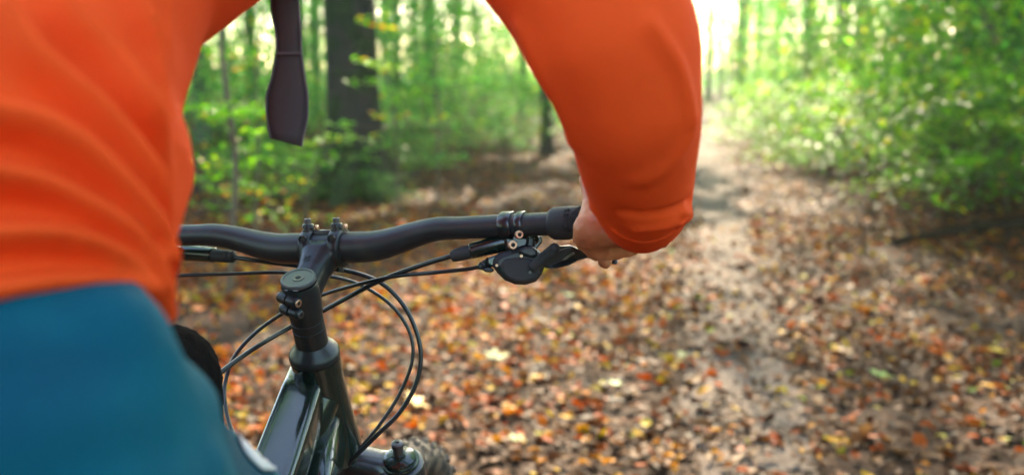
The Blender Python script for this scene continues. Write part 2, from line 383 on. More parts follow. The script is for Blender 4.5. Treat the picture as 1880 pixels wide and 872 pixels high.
x, y = scatter(9.5, 26, 330, 2.5); N = len(x)
pos = np.stack([x, y, H(x, y) + .01 + rng.uniform(0, .02, N)], 1)
me = np_mesh('distant_leaf_litter', leaves4(pos, rng.uniform(.04, .085, N), np.abs(rng.normal(0, .4, N))), [(0, 1, 2, 3)], 4, M['litter'], litter_tint(x, y))
o = bpy.data.objects.new('distant_leaf_litter', me); COL.objects.link(o); tag(o, 'pale brown leaf carpet farther along the path and up the bank', 'fallen leaves', kind='stuff')
x, y = scatter(26, 70, 45, 4); N = len(x)
pos = np.stack([x, y, H(x, y) + .02 + rng.uniform(0, .03, N)], 1)
me = np_mesh('far_leaf_litter', leaves4(pos, rng.uniform(.1, .18, N), np.abs(rng.normal(0, .35, N))), [(0, 1, 2, 3)], 4, M['litter'], litter_tint(x, y))
o = bpy.data.objects.new('far_leaf_litter', me); COL.objects.link(o); tag(o, 'hazy reddish leaf carpet under the farthest trees', 'fallen leaves', kind='stuff')
N = 16000; a_ = rng.uniform(0, 6.283, N); q_ = 9 * np.sqrt(rng.random(N)); x = q_ * np.cos(a_); y = q_ * np.sin(a_) + .5
k = (y < 1.6) | (np.abs(x) > .58 * y + 1.3); x, y = x[k], y[k]; N = len(x)
pos = np.stack([x, y, H(x, y) + .01 + rng.uniform(0, .02, N)], 1)
me = np_mesh('side_leaf_litter', leaves4(pos, rng.uniform(.04, .075, N), np.abs(rng.normal(0, .4, N))), [(0, 1, 2, 3)], 4, M['litter'], litter_tint(x, y))
o = bpy.data.objects.new('side_leaf_litter', me); COL.objects.link(o); tag(o, 'brown leaves lying under and beside the bicycle wheels', 'fallen leaves', kind='stuff')
# the nearest 300 leaves: each one a piece of the ground
protos = []
for k in range(10):
    c = leaves8(np.zeros((1, 3)), np.array([1.]), np.array([0.]), np.array([random.uniform(-.7, .7)]))
    protos.append(np_mesh('fallen_leaf', c, LF8, 8, M['litter'], np.array([[.2, .35, .5, .58, .66, .3, .45, .82, .9, .72][k]])))
for i, q in enumerate(near):
    o = bpy.data.objects.new('fallen_leaf', protos[random.randrange(10)]); COL.objects.link(o); o.parent = ground
    xx, yy = float(allx[q]), float(ally[q]); o.location = (xx, yy, float(H(xx, yy)) + .03)
    o.rotation_euler = (random.gauss(0, .3), random.gauss(0, .3), random.uniform(0, 6.3)); s = random.uniform(.035, .066); o.scale = (s, s, s)
# large single leaves
def maple(name, px, py, size, m, label, cat='leaf', lobes=5, yaw=0, tilt=(.15, .1)):
    g = G(px, py); x, y = g[0], g[1]
    # the ground is not level everywhere: walk the ray until it meets it
    d = nz(P(px, py, 1) - CAM); t = 1.
    while t < 60:
        q = CAM + d * t
        if q[2] <= H(q[0], q[1]): break
        t += .01
    v = [V(0, 0, .04)]; n = lobes * 4
    for i in range(n):
        th = 2 * math.pi * i / n; k = i % 4
        r = {0: 1, 1: .68, 2: .42, 3: .68}[k] * (1 - .25 * abs(math.sin(th / 2)) ** 3); r *= random.uniform(.9, 1.1)
        v.append(V(r * math.cos(th), r * math.sin(th), .12 * r * r * random.uniform(.2, 1.6)))
    f = [(0, 1 + i, 1 + (i + 1) % n) for i in range(n)]
    o = mesh_obj(name, [p * size for p in v], f, m); o.location = (q[0], q[1], q[2] + .035); o.rotation_euler = (tilt[0], tilt[1], yaw)
    return tag(o, label, cat)
maple('maple_leaf', 764, 752, .062, M['yl'], 'bright yellow maple leaf lying behind the looping cables', yaw=1.2, tilt=(.5, .1))
maple('maple_leaf', 908, 666, .07, M['pg'], 'large pale green leaf on orange litter right of the cable loop', yaw=.3)
maple('maple_leaf', 1615, 702, .062, M['gl'], 'large yellow-green maple leaf on the brown litter right of the trail', yaw=.8)
maple('maple_leaf', 1757, 517, .07, M['tl'], 'big tan leaf on dark litter at the right edge of the clearing', yaw=2)
maple('maple_leaf', 1043, 552, .045, M['gl'], 'small bright green leaf below the brake lever', yaw=1)
maple('maple_leaf', 362, 578, .055, M['ol'], 'orange leaf on dark soil just right of the orange jersey', yaw=.5)
maple('maple_leaf', 404, 551, .05, M['yl'], 'yellow leaf beneath the left end of the handlebar', yaw=2.5)
maple('maple_leaf', 1548, 657, .05, M['tl'], 'pale curled leaf right of the bare trail strip', yaw=.2)
maple('maple_leaf', 1250, 664, .04, M['pg'], 'small pale green leaf left of the bare trail strip', yaw=.2)
maple('maple_leaf', 1828, 656, .055, M['yl'], 'dull yellow leaf near the right edge of the picture', yaw=.9)
maple('maple_leaf', 1128, 718, .04, M['gl'], 'small green leaf in the litter between bicycle and trail', yaw=.9)
maple('maple_leaf', 948, 822, .045, M['pg'], 'pale leaf near the front tyre on the litter', yaw=.9)
# ------------------------------------------------------------------ fallen branches
def on_ground(px, py):
    d = nz(P(px, py, 1) - CAM); t = 1.
    while t < 200:
        q = CAM + d * t
        if q[2] <= H(q[0], q[1]): return q
        t += .02
    return q
def stick(pxs, r, label):
    pts = [on_ground(a, b) + V(0, 0, r[0] * .8) for a, b in pxs]
    o = tube('fallen_branch', pts, r, M['log'], n=9); return tag(o, label, 'branch')
stick([(1640, 452), (1720, 440), (1800, 428), (1900, 418)], [.03, .06, .07, .07], 'dark fallen branch lying along the foot of the right bank')
stick([(640, 585), (700, 577), (780, 572)], [.012, .02, .01], 'short dark stick on the ground behind the stem')
stick([(880, 862), (940, 846), (1000, 850)], [.008, .012, .006], 'thin dark twig on the litter beside the front tyre')
g = Geo()
for i in range(420):
    y = random.uniform(2.2, 11); x = random.uniform(-1, 1) * (.58 * y + 1); a = random.uniform(0, 6.28); L = random.uniform(.04, .22); z = float(H(x, y)) + .02
    b = V(x, y, z); d = V(math.cos(a), math.sin(a), random.uniform(-.05, .12)); sd_v = V(-math.sin(a), math.cos(a), 0)
    tube_g(g, [b - d * L / 2, b + sd_v * L * random.uniform(-.12, .12), b + d * L / 2], [.0035, .003, .0015], n=4, seg=5, caps=False)
tag(g.obj('twig_litter', M['log'], None), 'thin dark twigs scattered among the fallen leaves', 'twigs', kind='stuff')
# ------------------------------------------------------------------ trees
LIT = [(G(790, 790), 1.15), (G(690, 640), .5), (G(1180, 480), .55), (G(1165, 530), .4), (G(1440, 375), 1.0), (G(1310, 270), 1.6), (G(1322, 350), 1.3), (G(1335, 430), .7), (G(1080, 395), .8), (G(830, 560), .6), (G(960, 640), .5)]
SHD = G(920, 325)  # ground spot the crowns are shaped to keep in shade
def lit_drop(c):
    """share of the canopy missing where the sun reaches the patches seen lit on the ground"""
    t = c[:, 2] / SV[2]; hx = c[:, 0] - SV[0] * t; hy = c[:, 1] - SV[1] * t
    d = np.zeros(len(c))
    for g, r in LIT: d = np.maximum(d, ss(1.35, .8, np.hypot(hx - g[0], (hy - g[1]) * .7) / r))
    # gaps of its own
    n = np.sin(hx * 1.9 + 2 * np.sin(hy * .8)) * np.sin(hy * 1.3 + 1.5 * np.sin(hx * 1.1 + 1))
    far = .4 * ss(13, 20, hy)
    sh = ss(.9, .5, np.hypot(hx + .5, (hy + 1.25) * .7))          # the rider's hip stays in shade
    sh = np.maximum(sh, ss(1.2, .8, np.hypot(hx - SHD[0], (hy - SHD[1]) * .5) / 3.0))
    return np.maximum(np.maximum(d, .65 * ss(.65, .95, n)), far) * (1 - sh)
def crown_mesh(base, Ht, rad, n, size, z0=.45, gaps=True, mat_='crown'):
    """leaf clumps through the crown's volume"""
    k = max(8, n // 60); u = rng.uniform(0, 1, k); ang = rng.uniform(0, 2 * math.pi, k); zz = z0 + (1.02 - z0) * rng.uniform(0, 1, k)
    prof = np.sqrt(np.clip(1 - ((zz - (z0 + .3 * (1 - z0))) / (.72 * (1 - z0))) ** 2, .05, 1))
    cr = rad * prof * np.sqrt(u)
    cc = np.stack([base[0] + cr * np.cos(ang), base[1] + cr * np.sin(ang), base[2] + Ht * zz], 1)
    idx = rng.integers(0, k, n); off = rng.normal(0, 1, (n, 3)) * np.array([.55, .55, .16]) * rad * .28
    pos = cc[idx] + off
    if gaps: pos = pos[rng.random(n) > lit_drop(pos)]
    N = len(pos)
    tint = np.clip(rng.beta(2, 2, N) + .18 * (rng.random(k)[idx][:N] - .5), 0, 1)
    t_ = pos[:, 2] / SV[2]; hip = ss(1.1, .6, np.hypot(pos[:, 0] - SV[0] * t_ + .55, (pos[:, 1] - SV[1] * t_ + 1.35) * .7)); hip = np.maximum(hip, ss(1.2, .8, np.hypot(pos[:, 0] - SV[0] * t_ - SHD[0], (pos[:, 1] - SV[1] * t_ - SHD[1]) * .5) / 3.0))  # where crown leaves are enlarged to shade the hip and the ground at SHD
    return pos, leaves4(pos, rng.uniform(.7, 1.3, N) * size * (1 + 1.3 * hip), np.abs(rng.normal(.3, .45, N))), tint
def trunk_geo(base, Ht, r, lean=(0, 0), flare=.6, n=20, wob=.02, roots=0):
    ks = np.array([0, .01, .03, .07, .15, .3, .5, .7, .9, 1.]); ph = random.uniform(0, 6)
    pts = np.array([[base[0] + lean[0] * k * Ht + wob * Ht * .15 * math.sin(k * 5 + ph) - wob * Ht * .15 * math.sin(ph), base[1] + lean[1] * k * Ht, base[2] - .15 + k * Ht] for k in ks])
    rr = [r * (1 + flare), r * (1 + flare * .75), r * (1 + flare * .2), r * 1.02, r, r * .9, r * .72, r * .5, r * .22, r * .06]
    g = Geo(); c = pts; T, A, B = frames(c); th = np.linspace(0, 2 * math.pi, n, endpoint=False); v = []; f = []
    for i in range(len(c)):
        for j, t in enumerate(th):
            q = rr[i] * (1 + .06 * math.sin(3 * t + ph) + .04 * math.sin(7 * t + i)) * (1 + (roots * max(0, math.cos(5 * t + ph)) if i < 2 else 0))
            v.append(c[i] + q * (A[i] * math.cos(t) + B[i] * math.sin(t)))
    for i in range(len(c) - 1):
        for j in range(n): k = (j + 1) % n; f.append((i * n + j, i * n + k, (i + 1) * n + k, (i + 1) * n + j))
    f.append(tuple((len(c) - 1) * n + j for j in range(n)))
    return g.add(v, f), pts
def tree(pos, dia, Ht, label, bark='bark', rad=3., nl=2200, ls=.2, lean=(0, 0), z0=.42, limbs=3, flare=.5, roots=0, group=None, gaps=True, low=0):
    nl = int(nl * 1.7)
    x, y = pos[0], pos[1]; z = float(H(x, y)); t = thing('tree', label, 'tree', (x, y, z), group)
    g, pts = trunk_geo((x, y, z), Ht, dia / 2, lean, flare, roots=roots); g.obj('trunk', M[bark], t)
    top = pts[-1]
    for i in range(limbs):
        k = random.uniform(.38, .8); a = random.uniform(0, 6.28); p0 = np.array([np.interp(k, [0, .01, .03, .07, .15, .3, .5, .7, .9, 1.], pts[:, j]) for j in range(3)])
        L = rad * random.uniform(.6, 1); e = p0 + V(L * math.cos(a), L * math.sin(a), L * .55)
        tube('branch', [p0, (p0 + e) / 2 + V(0, 0, -.08 * L), e], [dia * .16, dia * .1, dia * .02], M[bark], t, n=7, seg=7)
    _, co, ti = crown_mesh((x + lean[0] * Ht * .7, y + lean[1] * Ht * .7, z), Ht, rad, nl, ls, z0, gaps)
    me = np_mesh('crown', co, [(0, 1, 2, 3)], 4, M['crown'], ti); o = bpy.data.objects.new('crown', me); COL.objects.link(o); o.parent = t; o.matrix_parent_inverse = PI_(t)
    return t
def gp(px, py): q = on_ground(px, py); return (q[0], q[1])
bt = tree(gp(655, 362), .54, 19, 'massive dark mossy trunk with flared roots left of the arm', 'darkbark', 4.2, 3800, .2, flare=.75, roots=.35, limbs=5)
for (px, py), (qx, qy), r0 in (((745, 352), (690, 290), .16), ((560, 372), (618, 300), .15), ((700, 378), (668, 318), .13), ((610, 385), (640, 322), .13)):
    e = on_ground(px, py); c0 = np.array(bt.location) * V(1, 1, 0) + V(0, 0, float(bt.location[2]) + (.75 if r0 > .14 else .5)); c0 = c0 * .9 + V(e[0], e[1], c0[2]) * .1
    tube('root', [c0, c0 * .45 + e * .55 - V(0, 0, .12), e - V(0, 0, .03)], [r0, r0 * .95, .05], M['moss'], bt, 12, seg=12)
tree(gp(1004, 288), .20, 14, 'slim dark trunk just left of the orange sleeve', 'darkbark', 2.6, 2400, .19, limbs=3)
tree(gp(1357, 192), .62, 22, 'straight dark trunk standing beside the far bend of the path', 'darkbark', 4, 3000, .24)
tree(gp(548, 228), .42, 18, 'pale grey trunk behind the hanging strap', 'palebark', 3.5, 2500, .22)
tree(gp(583, 222), .24, 16, 'thin grey trunk between the strap and the massive mossy trunk', 'palebark', 2.8, 1800, .22)
tree(gp(728, 228), .2, 15, 'thin trunk just right of the massive mossy trunk', 'bark', 2.8, 1800, .22)
tree(gp(762, 214), .18, 15, 'very thin pale trunk in green haze, second right of the mossy trunk', 'palebark', 2.6, 1600, .22)
tree(gp(836, 206), .3, 17, 'grey trunk in the bright haze midway between mossy trunk and sleeve', 'bark', 3, 1800, .24, lean=(.02, 0))
tree(gp(884, 212), .17, 14, 'thin leaning pole of a tree left of the sleeve top', 'palebark', 2.5, 1500, .22, lean=(-.04, 0))
tree(gp(962, 204), .34, 18, 'brown trunk whose top is hidden by the sleeve', 'bark', 3, 1700, .24)
tree(gp(372, 262), .22, 15, 'thin dark trunk at the left beside the orange jersey', 'bark', 2.8, 1700, .2)
tree(gp(466, 240), .2, 15, 'thin trunk in the leaves between the curved stem and the strap', 'bark', 2.6, 1700, .2)
tree(gp(1300, 184), .36, 19, 'pale slender trunk right beside the upper sleeve edge', 'palebark', 2.6, 700, .25, limbs=1)
tree(gp(1322, 182), .24, 18, 'slenderest pale trunk against the bright sky left of the dark path trunk', 'palebark', 2.4, 600, .25, limbs=1)
tree(gp(1339, 181), .26, 19, 'pale trunk almost touching the dark trunk at the path bend', 'palebark', 2.4, 600, .25, limbs=1)
tree(gp(1388, 184), .3, 19, 'hazy trunk just right of the dark trunk at the path bend', 'bark', 3, 1200, .25)
tree(gp(1425, 178), .36, 20, 'second hazy trunk right of the dark trunk at the path bend', 'bark', 3.2, 1500, .25)
tree(gp(1480, 190), .4, 20, 'broad hazy trunk above the left end of the bank shrubs', 'darkbark', 3.6, 2200, .24)
tree(gp(1575, 205), .3, 18, 'trunk hidden among the green leaves above the bank', 'bark', 3.4, 2400, .22)
tree(gp(1668, 215), .34, 19, 'grey trunk glimpsed through the bank foliage', 'bark', 3.6, 2600, .22)
tree(gp(1762, 225), .26, 17, 'thin dark trunk behind the shrubs high on the right bank', 'darkbark', 3.4, 2600, .2)
tree(gp(1850, 235), .44, 20, 'stout dark trunk at the far right above the bank', 'darkbark', 4, 3200, .2)
# trees whose crowns close the canopy; their trunks stand beside or behind the frame
CL = ['beech beyond the left edge, level with the mossy trunk', 'grey beech just behind the right edge of the jersey back', 'grey beech in the haze right of the mossy trunk', 'grey beech far behind the upper sleeve',
      'beech standing in the middle of the bank behind the shrubs', 'beech high on the bank outside the right edge', 'beech beside the bank shrubs outside the right edge', 'beech nearest the rider on the left, hidden by the jersey', 'beech nearest the camera on the right, outside the frame',
      'hazy beech behind the thin dark trunk on the right bank', 'far beech hidden behind the jersey', 'distant beech just right of the massive mossy trunk', 'beech behind the camera on the left', 'beech behind the camera near the path', 'beech behind the camera on the right', '']
for i, (x, y, d, h, r) in enumerate([(-9, 14, .4, 20, 4), (-7, 21, .35, 18, 4), (-2, 24, .3, 19, 4), (1.5, 30, .35, 20, 4.2), (8.5, 26, .34, 20, 4.2), (12, 17, .4, 19, 4.2), (9.5, 11, .3, 17, 3.8), (-6, 8, .35, 17, 4), (7, 6, .3, 16, 3.6), (14, 30, .4, 21, 4.5), (-12, 30, .4, 20, 4.5), (-4.5, 36, .36, 20, 4.5), (-12, -9, .4, 19, 4.), (5, -14, .4, 19, 4.), (13, -2, .4, 18, 4.), (2.2, 16.5, .0, 0, 0)]):
    if d: tree((x, y), d, h, CL[i], 'bark', r, 3400, .22, z0=.4, group='beech trees closing the canopy')

# ------------------------------------------------------------------ shrubs and saplings
def spray_cloud(n_sprays, per, rx, rz, size, flat=.13, z0=0.12, ts=.3):
    pos = []; tint = []
    for i in range(n_sprays):
        a = random.uniform(0, 6.28); z = random.uniform(z0, 1) ; w = math.sqrt(max(.08, 1 - (z - .45) ** 2 * 2.6)); q = w * random.random() ** .45
        c = V(q * rx * math.cos(a), q * rx * math.sin(a), z * rz); d = V(math.cos(a + random.gauss(0, .5)), math.sin(a + random.gauss(0, .5)), -.15)
        t = rng.uniform(-.5, .5, per)[:, None]; side = np.cross(d, V(0, 0, 1))
        p = c + d * t * rx * .75 + side * rng.normal(0, .15, per)[:, None] * rx + V(0, 0, 1) * rng.normal(0, flat * .3, per)[:, None] * rx
        pos.append(p); tint.append(np.clip(rng.beta(2, 2.4, per) + random.gauss(0, ts), 0, .86))
    pos = np.vstack(pos); tint = np.concatenate(tint); y = rng.random(len(tint)) < .035; tint[y] = rng.uniform(.88, .97, y.sum())
    return leaves4(pos, rng.uniform(.7, 1.3, len(pos)) * size, np.abs(rng.normal(.15, .4, len(pos)))), tint
def stems_geo(n, rx, rz, r):
    g = Geo()
    for i in range(n):
        a = random.uniform(0, 6.28); e = V(rx * .7 * math.cos(a), rx * .7 * math.sin(a), rz * random.uniform(.6, .95))
        tube_g(g, [V(0.03 * math.cos(a), .03 * math.sin(a), -.1), e * V(.35, .35, .5), e], [r, r * .6, r * .2], n=5, seg=6)
    return g
SHM = {}
def shrub_protos(key, m, spec):
    SHM[key] = []
    for (ns, per, size) in spec:
        co, ti = spray_cloud(ns, per, 1., 1., size); me = np_mesh('foliage', co, [(0, 1, 2, 3)], 4, M[m], ti)
        g = stems_geo(6, 1, 1, .012); sm = bpy.data.meshes.new('stem'); sm.from_pydata(g.v, [], g.f); sm.materials.append(M['stem']); sm.update()
        SHM[key].append((me, sm))
shrub_protos('near', 'leafy', [(75, 34, .048)] * 3)
shrub_protos('bank', 'dimleafy', [(85, 40, .055), (44, 40, .07), (65, 46, .045)])
shrub_protos('far', 'leafy', [(130, 34, .042)] * 3)
shrub_protos('lime', 'lime', [(26, 30, .05)] * 2)
SHRUB_N = [0]
def shrub(pos, rx, rz, key, label, group=None, name='shrub', cat='shrub'):
    x, y = pos; i = SHRUB_N[0]; SHRUB_N[0] += 1
    t = thing(name, label, cat, (x, y, float(H(x, y))), group)
    fo, st = SHM[key][i % len(SHM[key])]
    for nm, me in (('foliage', fo), ('stem', st)):
        o = bpy.data.objects.new(nm, me); COL.objects.link(o); o.parent = t; o.scale = (rx, rx, rz); o.rotation_euler = (0, 0, i * 2.4)
    if SHM[key][0][0].materials: pass
    return t
LG = 'saplings and shrubs left of the path'; RG = 'shrubs on the right bank'
for px, py, rx, rz, key, lab in [
    (372, 340, .9, 1.9, 'near', 'leafy green sapling beside the orange jersey'),
    (455, 330, .8, 1.5, 'near', 'bright green shrub between the curved stem and the strap'),
    (535, 322, .8, 1.25, 'near', 'green shrub below the hanging strap'),
    (575, 372, .5, .55, 'near', 'small green bush against the left foot of the mossy trunk'),
    (690, 374, .4, .32, 'near', 'tiny low plant at the front of the mossy roots'),
    (770, 320, .6, .5, 'near', 'low leafy plant right of the mossy roots'),
    (470, 372, .55, .6, 'near', 'low bush between the curved sapling and the mossy trunk'),
    (700, 296, .8, .9, 'near', 'low green shrub hiding the right roots of the mossy trunk'),
    (775, 296, 1.1, 2.3, 'near', 'light green sapling just right of the mossy trunk'),
    (850, 288, 1.1, 1.7, 'near', 'green shrub halfway between mossy trunk and sleeve'),
    (925, 292, .9, 1.2, 'near', 'low green shrub left of the slim dark trunk'),
    (968, 268, 1.1, 2.3, 'near', 'tall leafy sapling behind the slim dark trunk'),
    (1050, 258, 1.1, 1.5, 'near', 'green shrub half covered by the orange sleeve'),
    (500, 262, 1.6, 3.6, 'far', 'tall hazy green sapling behind the strap'),
    (600, 255, 1.4, 2.6, 'far', 'hazy shrub behind the mossy trunk on its left'),
    (400, 250, 1.6, 3.9, 'far', 'tall green sapling behind the curved stem'),
    (745, 245, 1.5, 3.3, 'far', 'tall hazy sapling right behind the mossy trunk'),
    (830, 236, 1.6, 3.6, 'far', 'tall pale green sapling in the haze right of the mossy trunk'),
    (905, 238, 1.5, 2.8, 'far', 'pale green sapling in the haze left of the sleeve'),
    (1010, 232, 1.7, 3.8, 'far', 'tall hazy sapling behind the sleeve edge'),
    (450, 212, 2.4, 6, 'far', 'wide pale understorey tree far behind the strap'),
    (640, 208, 2.6, 6.5, 'far', 'wide pale understorey tree far behind the mossy trunk'),
    (790, 205, 2.6, 7, 'far', 'wide pale understorey tree in the middle distance'),
    (900, 200, 2.8, 7, 'far', 'wide pale understorey tree far left of the sleeve'),
    (1040, 198, 2.8, 7, 'far', 'wide pale understorey tree far behind the sleeve'),
    (1180, 196, 2.6, 6, 'far', 'pale understorey tree hidden behind the forearm'),
    (340, 215, 2.4, 6, 'far', 'wide pale understorey tree far behind the jersey')]:
    shrub(gp(px, py), rx, rz, key, lab, LG)
for px, py, rx, rz, key, lab in [
    (1405, 262, 1.1, 1.15, 'bank', 'low rounded green shrub where the path meets the bank'),
    (1440, 284, 1.1, 1.15, 'bank', 'low grey-green shrub at the left foot of the bank'),
    (1520, 306, 1.1, 1.15, 'bank', 'green shrub at the foot of the bank'),
    (1600, 322, 1.1, 1.15, 'bank', 'low shrub with yellow leaves at the foot of the bank'),
    (1690, 338, 1.1, 1.15, 'bank', 'bright green shrub low on the bank above the fallen branch'),
    (1780, 362, 1.1, 1.15, 'bank', 'green shrub low on the right side of the bank'),
    (1860, 385, 1.1, 1.15, 'bank', 'bright green shrub lowest on the bank at the right edge'),
    (1930, 400, 1.1, 1.15, 'bank', 'green shrub at the outermost right of the bank'),
    (1460, 238, 1.3, 2.1, 'bank', 'tall green shrub above the left end of the bank'),
    (1540, 262, 1.3, 1.9, 'bank', 'tall leafy shrub in the middle of the bank'),
    (1620, 272, 1.3, 2., 'bank', 'tall shrub with pale shining leaves on the bank'),
    (1705, 282, 1.3, 2., 'bank', 'tall dense shrub on the bank behind the yellow leaves'),
    (1795, 290, 1.3, 2.1, 'bank', 'tall dark shrub high on the bank'),
    (1880, 300, 1.3, 2.3, 'bank', 'tall dark shrub at the top right of the bank'),
    (1500, 205, 2., 4.6, 'far', 'tall pale sapling behind the left bank shrubs'),
    (1590, 215, 1.9, 4.4, 'far', 'tall sapling behind the middle bank shrubs'),
    (1680, 222, 1.9, 4.4, 'far', 'tall sapling behind the bank shrubs to their right'),
    (1775, 228, 1.8, 4.2, 'far', 'tall sapling crowning the right bank'),
    (1870, 236, 1.8, 4.4, 'far', 'tall sapling at the upper right corner'),
    (1440, 188, 2., 4.5, 'far', 'hazy green sapling beyond the path bend'),
    (1404, 184, 3.2, 11, 'far', 'tall hazy young tree right of the dark path trunk'),
    (1475, 186, 3.4, 11, 'far', 'tall hazy young tree rising over the left end of the bank'),
    (1375, 178, 2.6, 7, 'far', 'pale yellow-green bush behind the dark path trunk'),
    (1312, 176, 2.4, 5, 'far', 'pale bush glowing between the slender trunks at the path end'),
    (1255, 178, 3., 9, 'far', 'hazy young tree hidden by the sleeve at the path end'),
    (1990, 260, 1.8, 4., 'far', 'tall sapling just beyond the right edge')]:
    shrub(gp(px, py), rx, rz, key, lab, RG)
# far wood closing the view: leaves nobody could count
N = 80000; ang = rng.uniform(-.62, .62, N); dist = rng.uniform(48, 95, N); x = dist * np.sin(ang); y = dist * np.cos(ang)
gap = np.abs(x - .205 * y) < (.5 + .012 * y) * rng.uniform(.5, 1.6, N)
zz = H(x, y) + 14 * rng.random(N) ** 1.4
gap &= ~((dist > 80) & (zz < 4))
clump = np.sin(x * 1.1 + 3 * np.sin(zz * .7)) * np.sin(zz * 1.7 + x * .6) * np.sin(y * .5); k = (~gap) & (clump > -.45)
pos = np.stack([x, y, zz], 1)[k]
me = np_mesh('far_undergrowth', leaves4(pos, rng.uniform(.25, .5, len(pos)), np.abs(rng.normal(.3, .4, len(pos)))), [(0, 1, 2, 3)], 4, M['crown'], rng.beta(2, 2, len(pos)))
o = bpy.data.objects.new('far_undergrowth', me); COL.objects.link(o); tag(o, 'sunlit yellow-green foliage closing the far end of the wood', 'foliage', kind='stuff')
N = 42000; ang = rng.uniform(.75, 2 * math.pi - .75, N); dist = rng.uniform(20, 40, N); x = dist * np.sin(ang); y = dist * np.cos(ang); zz = H(x, y) + 10 * rng.random(N) ** 1.1  # unseen leaf ring, added to cut the sky light from behind
pos = np.stack([x, y, zz], 1)
me = np_mesh('unseen_foliage_ring', leaves4(pos, rng.uniform(.3, .6, N), np.abs(rng.normal(.3, .4, N))), [(0, 1, 2, 3)], 4, M['crown'], rng.beta(2, 2, N))
o = bpy.data.objects.new('unseen_foliage_ring', me); COL.objects.link(o); tag(o, 'unseen ring of green foliage added around the rider to dim the light from behind', 'foliage', kind='stuff')
# saplings near the lens with single sprays of leaves
def sapling(label, stem_pts, r, sprays, m='lime', size=.055, name='sapling'):
    """stem_pts and sprays as (px, py, Z); a spray: (px, py, Z, length m, leaves, angle)"""
    base = stem_pts[0]; pts = [P(*q) for q in stem_pts]; pts[0][2] = float(H(pts[0][0], pts[0][1])) - .05
    t = thing(name, label, 'sapling', (pts[0][0], pts[0][1], pts[0][2] + .05))
    tube('stem', pts, r, M['stem'], t, n=9)
    C_ = spline(pts, 60)
    for (px, py, Z, L, n, tilt) in sprays:
        e = P(px, py, Z); j = np.argmin(np.linalg.norm(C_ - (e - V(0, 0, .15)), axis=1)); d = nz(V(random.uniform(.6, 1) * (1 if e[0] > C_[j][0] else -1), random.uniform(-.5, .5), tilt))
        tube('twig', [C_[j], (C_[j] + e) / 2 + V(0, 0, .03), e + d * L * .4], [max(r[-1] * .4, .004), .003, .0015], M['stem'], t, n=5)
        u = rng.uniform(-.5, .5, n); side = nz(np.cross(d, V(0, 0, 1)))
        pos = e + d * (u * L)[:, None] + side * (rng.normal(0, .16, n) * L)[:, None] + V(0, 0, 1) * rng.normal(0, .05, n)[:, None] * L
        co = leaves4(pos, rng.uniform(.75, 1.25, n) * size, np.abs(rng.normal(.1, .35, n)))
        ti = np.clip(rng.beta(2, 2, n) + random.gauss(0, .15), 0, 1)
        me = np_mesh('leaf_spray', co, [(0, 1, 2, 3)], 4, M[m], ti); o = bpy.data.objects.new('leaf_spray', me); o['kind'] = 'stuff'; COL.objects.link(o); o.parent = t; o.matrix_parent_inverse = PI_(t)
    return t
sapling('slender curved sapling with bright green sprays between jersey and strap', [(421, 556, 5.7), (428, 420, 5.75), (432, 300, 5.8), (418, 180, 5.85), (407, 80, 5.9), (412, -40, 6)], [.02, .019, .018, .017, .016, .014],
        [(375, 205, 5.5, .5, 46, 0), (450, 215, 5.7, .5, 44, .05), (460, 110, 6.2, .5, 24, 0), (370, 90, 6.2, .35, 10, .1), (390, 300, 6.3, .4, 16, 0), (470, 245, 6.0, .4, 20, 0), (440, 345, 6.2, .4, 18, 0)])
sapling('low sapling with lime leaves in front of the mossy roots', [(560, 420, 8.3), (565, 360, 8.3), (590, 300, 8.3), (620, 250, 8.3)], [.012, .01, .008, .005],
        [(600, 262, 8.2, .5, 24, 0), (650, 252, 8.1, .5, 30, 0), (640, 290, 8.4, .6, 22, 0), (560, 300, 8.2, .6, 30, 0), (520, 330, 8.2, .6, 26, 0), (545, 265, 8.6, .5, 20, 0), (700, 268, 8.4, .35, 14, .1)])
sapling('yellowing sapling with lime and orange leaves crossing the mossy trunk', [(735, 370, 9.3), (728, 300, 9.3), (722, 200, 9.2), (700, 90, 9.2), (690, 0, 9.2)], [.013, .011, .009, .007, .005],
        [(688, 118, 9.2, .35, 30, .2), (740, 175, 9.2, .45, 34, .1), (760, 185, 9.3, .35, 16, .1), (690, 45, 9.2, .35, 26, .2), (715, 215, 9.1, .4, 24, 0), (670, 150, 9, .35, 14, 0), (735, 130, 9.4, .35, 18, 0), (625, 228, 9.0, .3, 12, 0)], size=.075)
sapling('young beech with broad lime leaves between the curved sapling and the strap', [(462, 470, 7.0), (470, 380, 7.0), (476, 280, 7.0), (470, 150, 7.0), (480, 30, 7.)], [.016, .013, .01, .008, .006],
        [(440, 100, 6.9, .5, 30, 0), (500, 60, 7, .4, 20, 0), (400, 200, 6.8, .5, 40, 0), (475, 210, 6.9, .5, 40, 0), (520, 300, 6.9, .6, 40, 0), (440, 270, 7.1, .5, 26, 0), (480, 355, 7.0, .6, 36, -.1), (390, 330, 7.0, .5, 26, 0)], size=.065)
sapling('bright green young beech right of the massive trunk', [(800, 330, 10.5), (805, 240, 10.5), (800, 120, 10.5), (810, 20, 10.5)], [.018, .014, .01, .006],
        [(770, 90, 10.4, .8, 60, 0), (840, 60, 10.5, .8, 60, 0), (830, 150, 10.4, .8, 60, 0), (770, 220, 10.4, .8, 50, 0), (860, 230, 10.4, .8, 60, 0), (800, 290, 10.3, .8, 50, 0)], m='leafy', size=.07)
sapling('low bright sprig on the ground behind the bar clamp', [(480, 440, 7.6), (470, 415, 7.6), (440, 385, 7.6), (400, 365, 7.6)], [.009, .008, .006, .004],
        [(420, 378, 7.6, .6, 26, 0), (460, 400, 7.5, .6, 30, -.2), (510, 408, 7.4, .5, 22, -.1), (590, 400, 7.4, .5, 20, 0), (390, 372, 7.6, .4, 14, 0)])
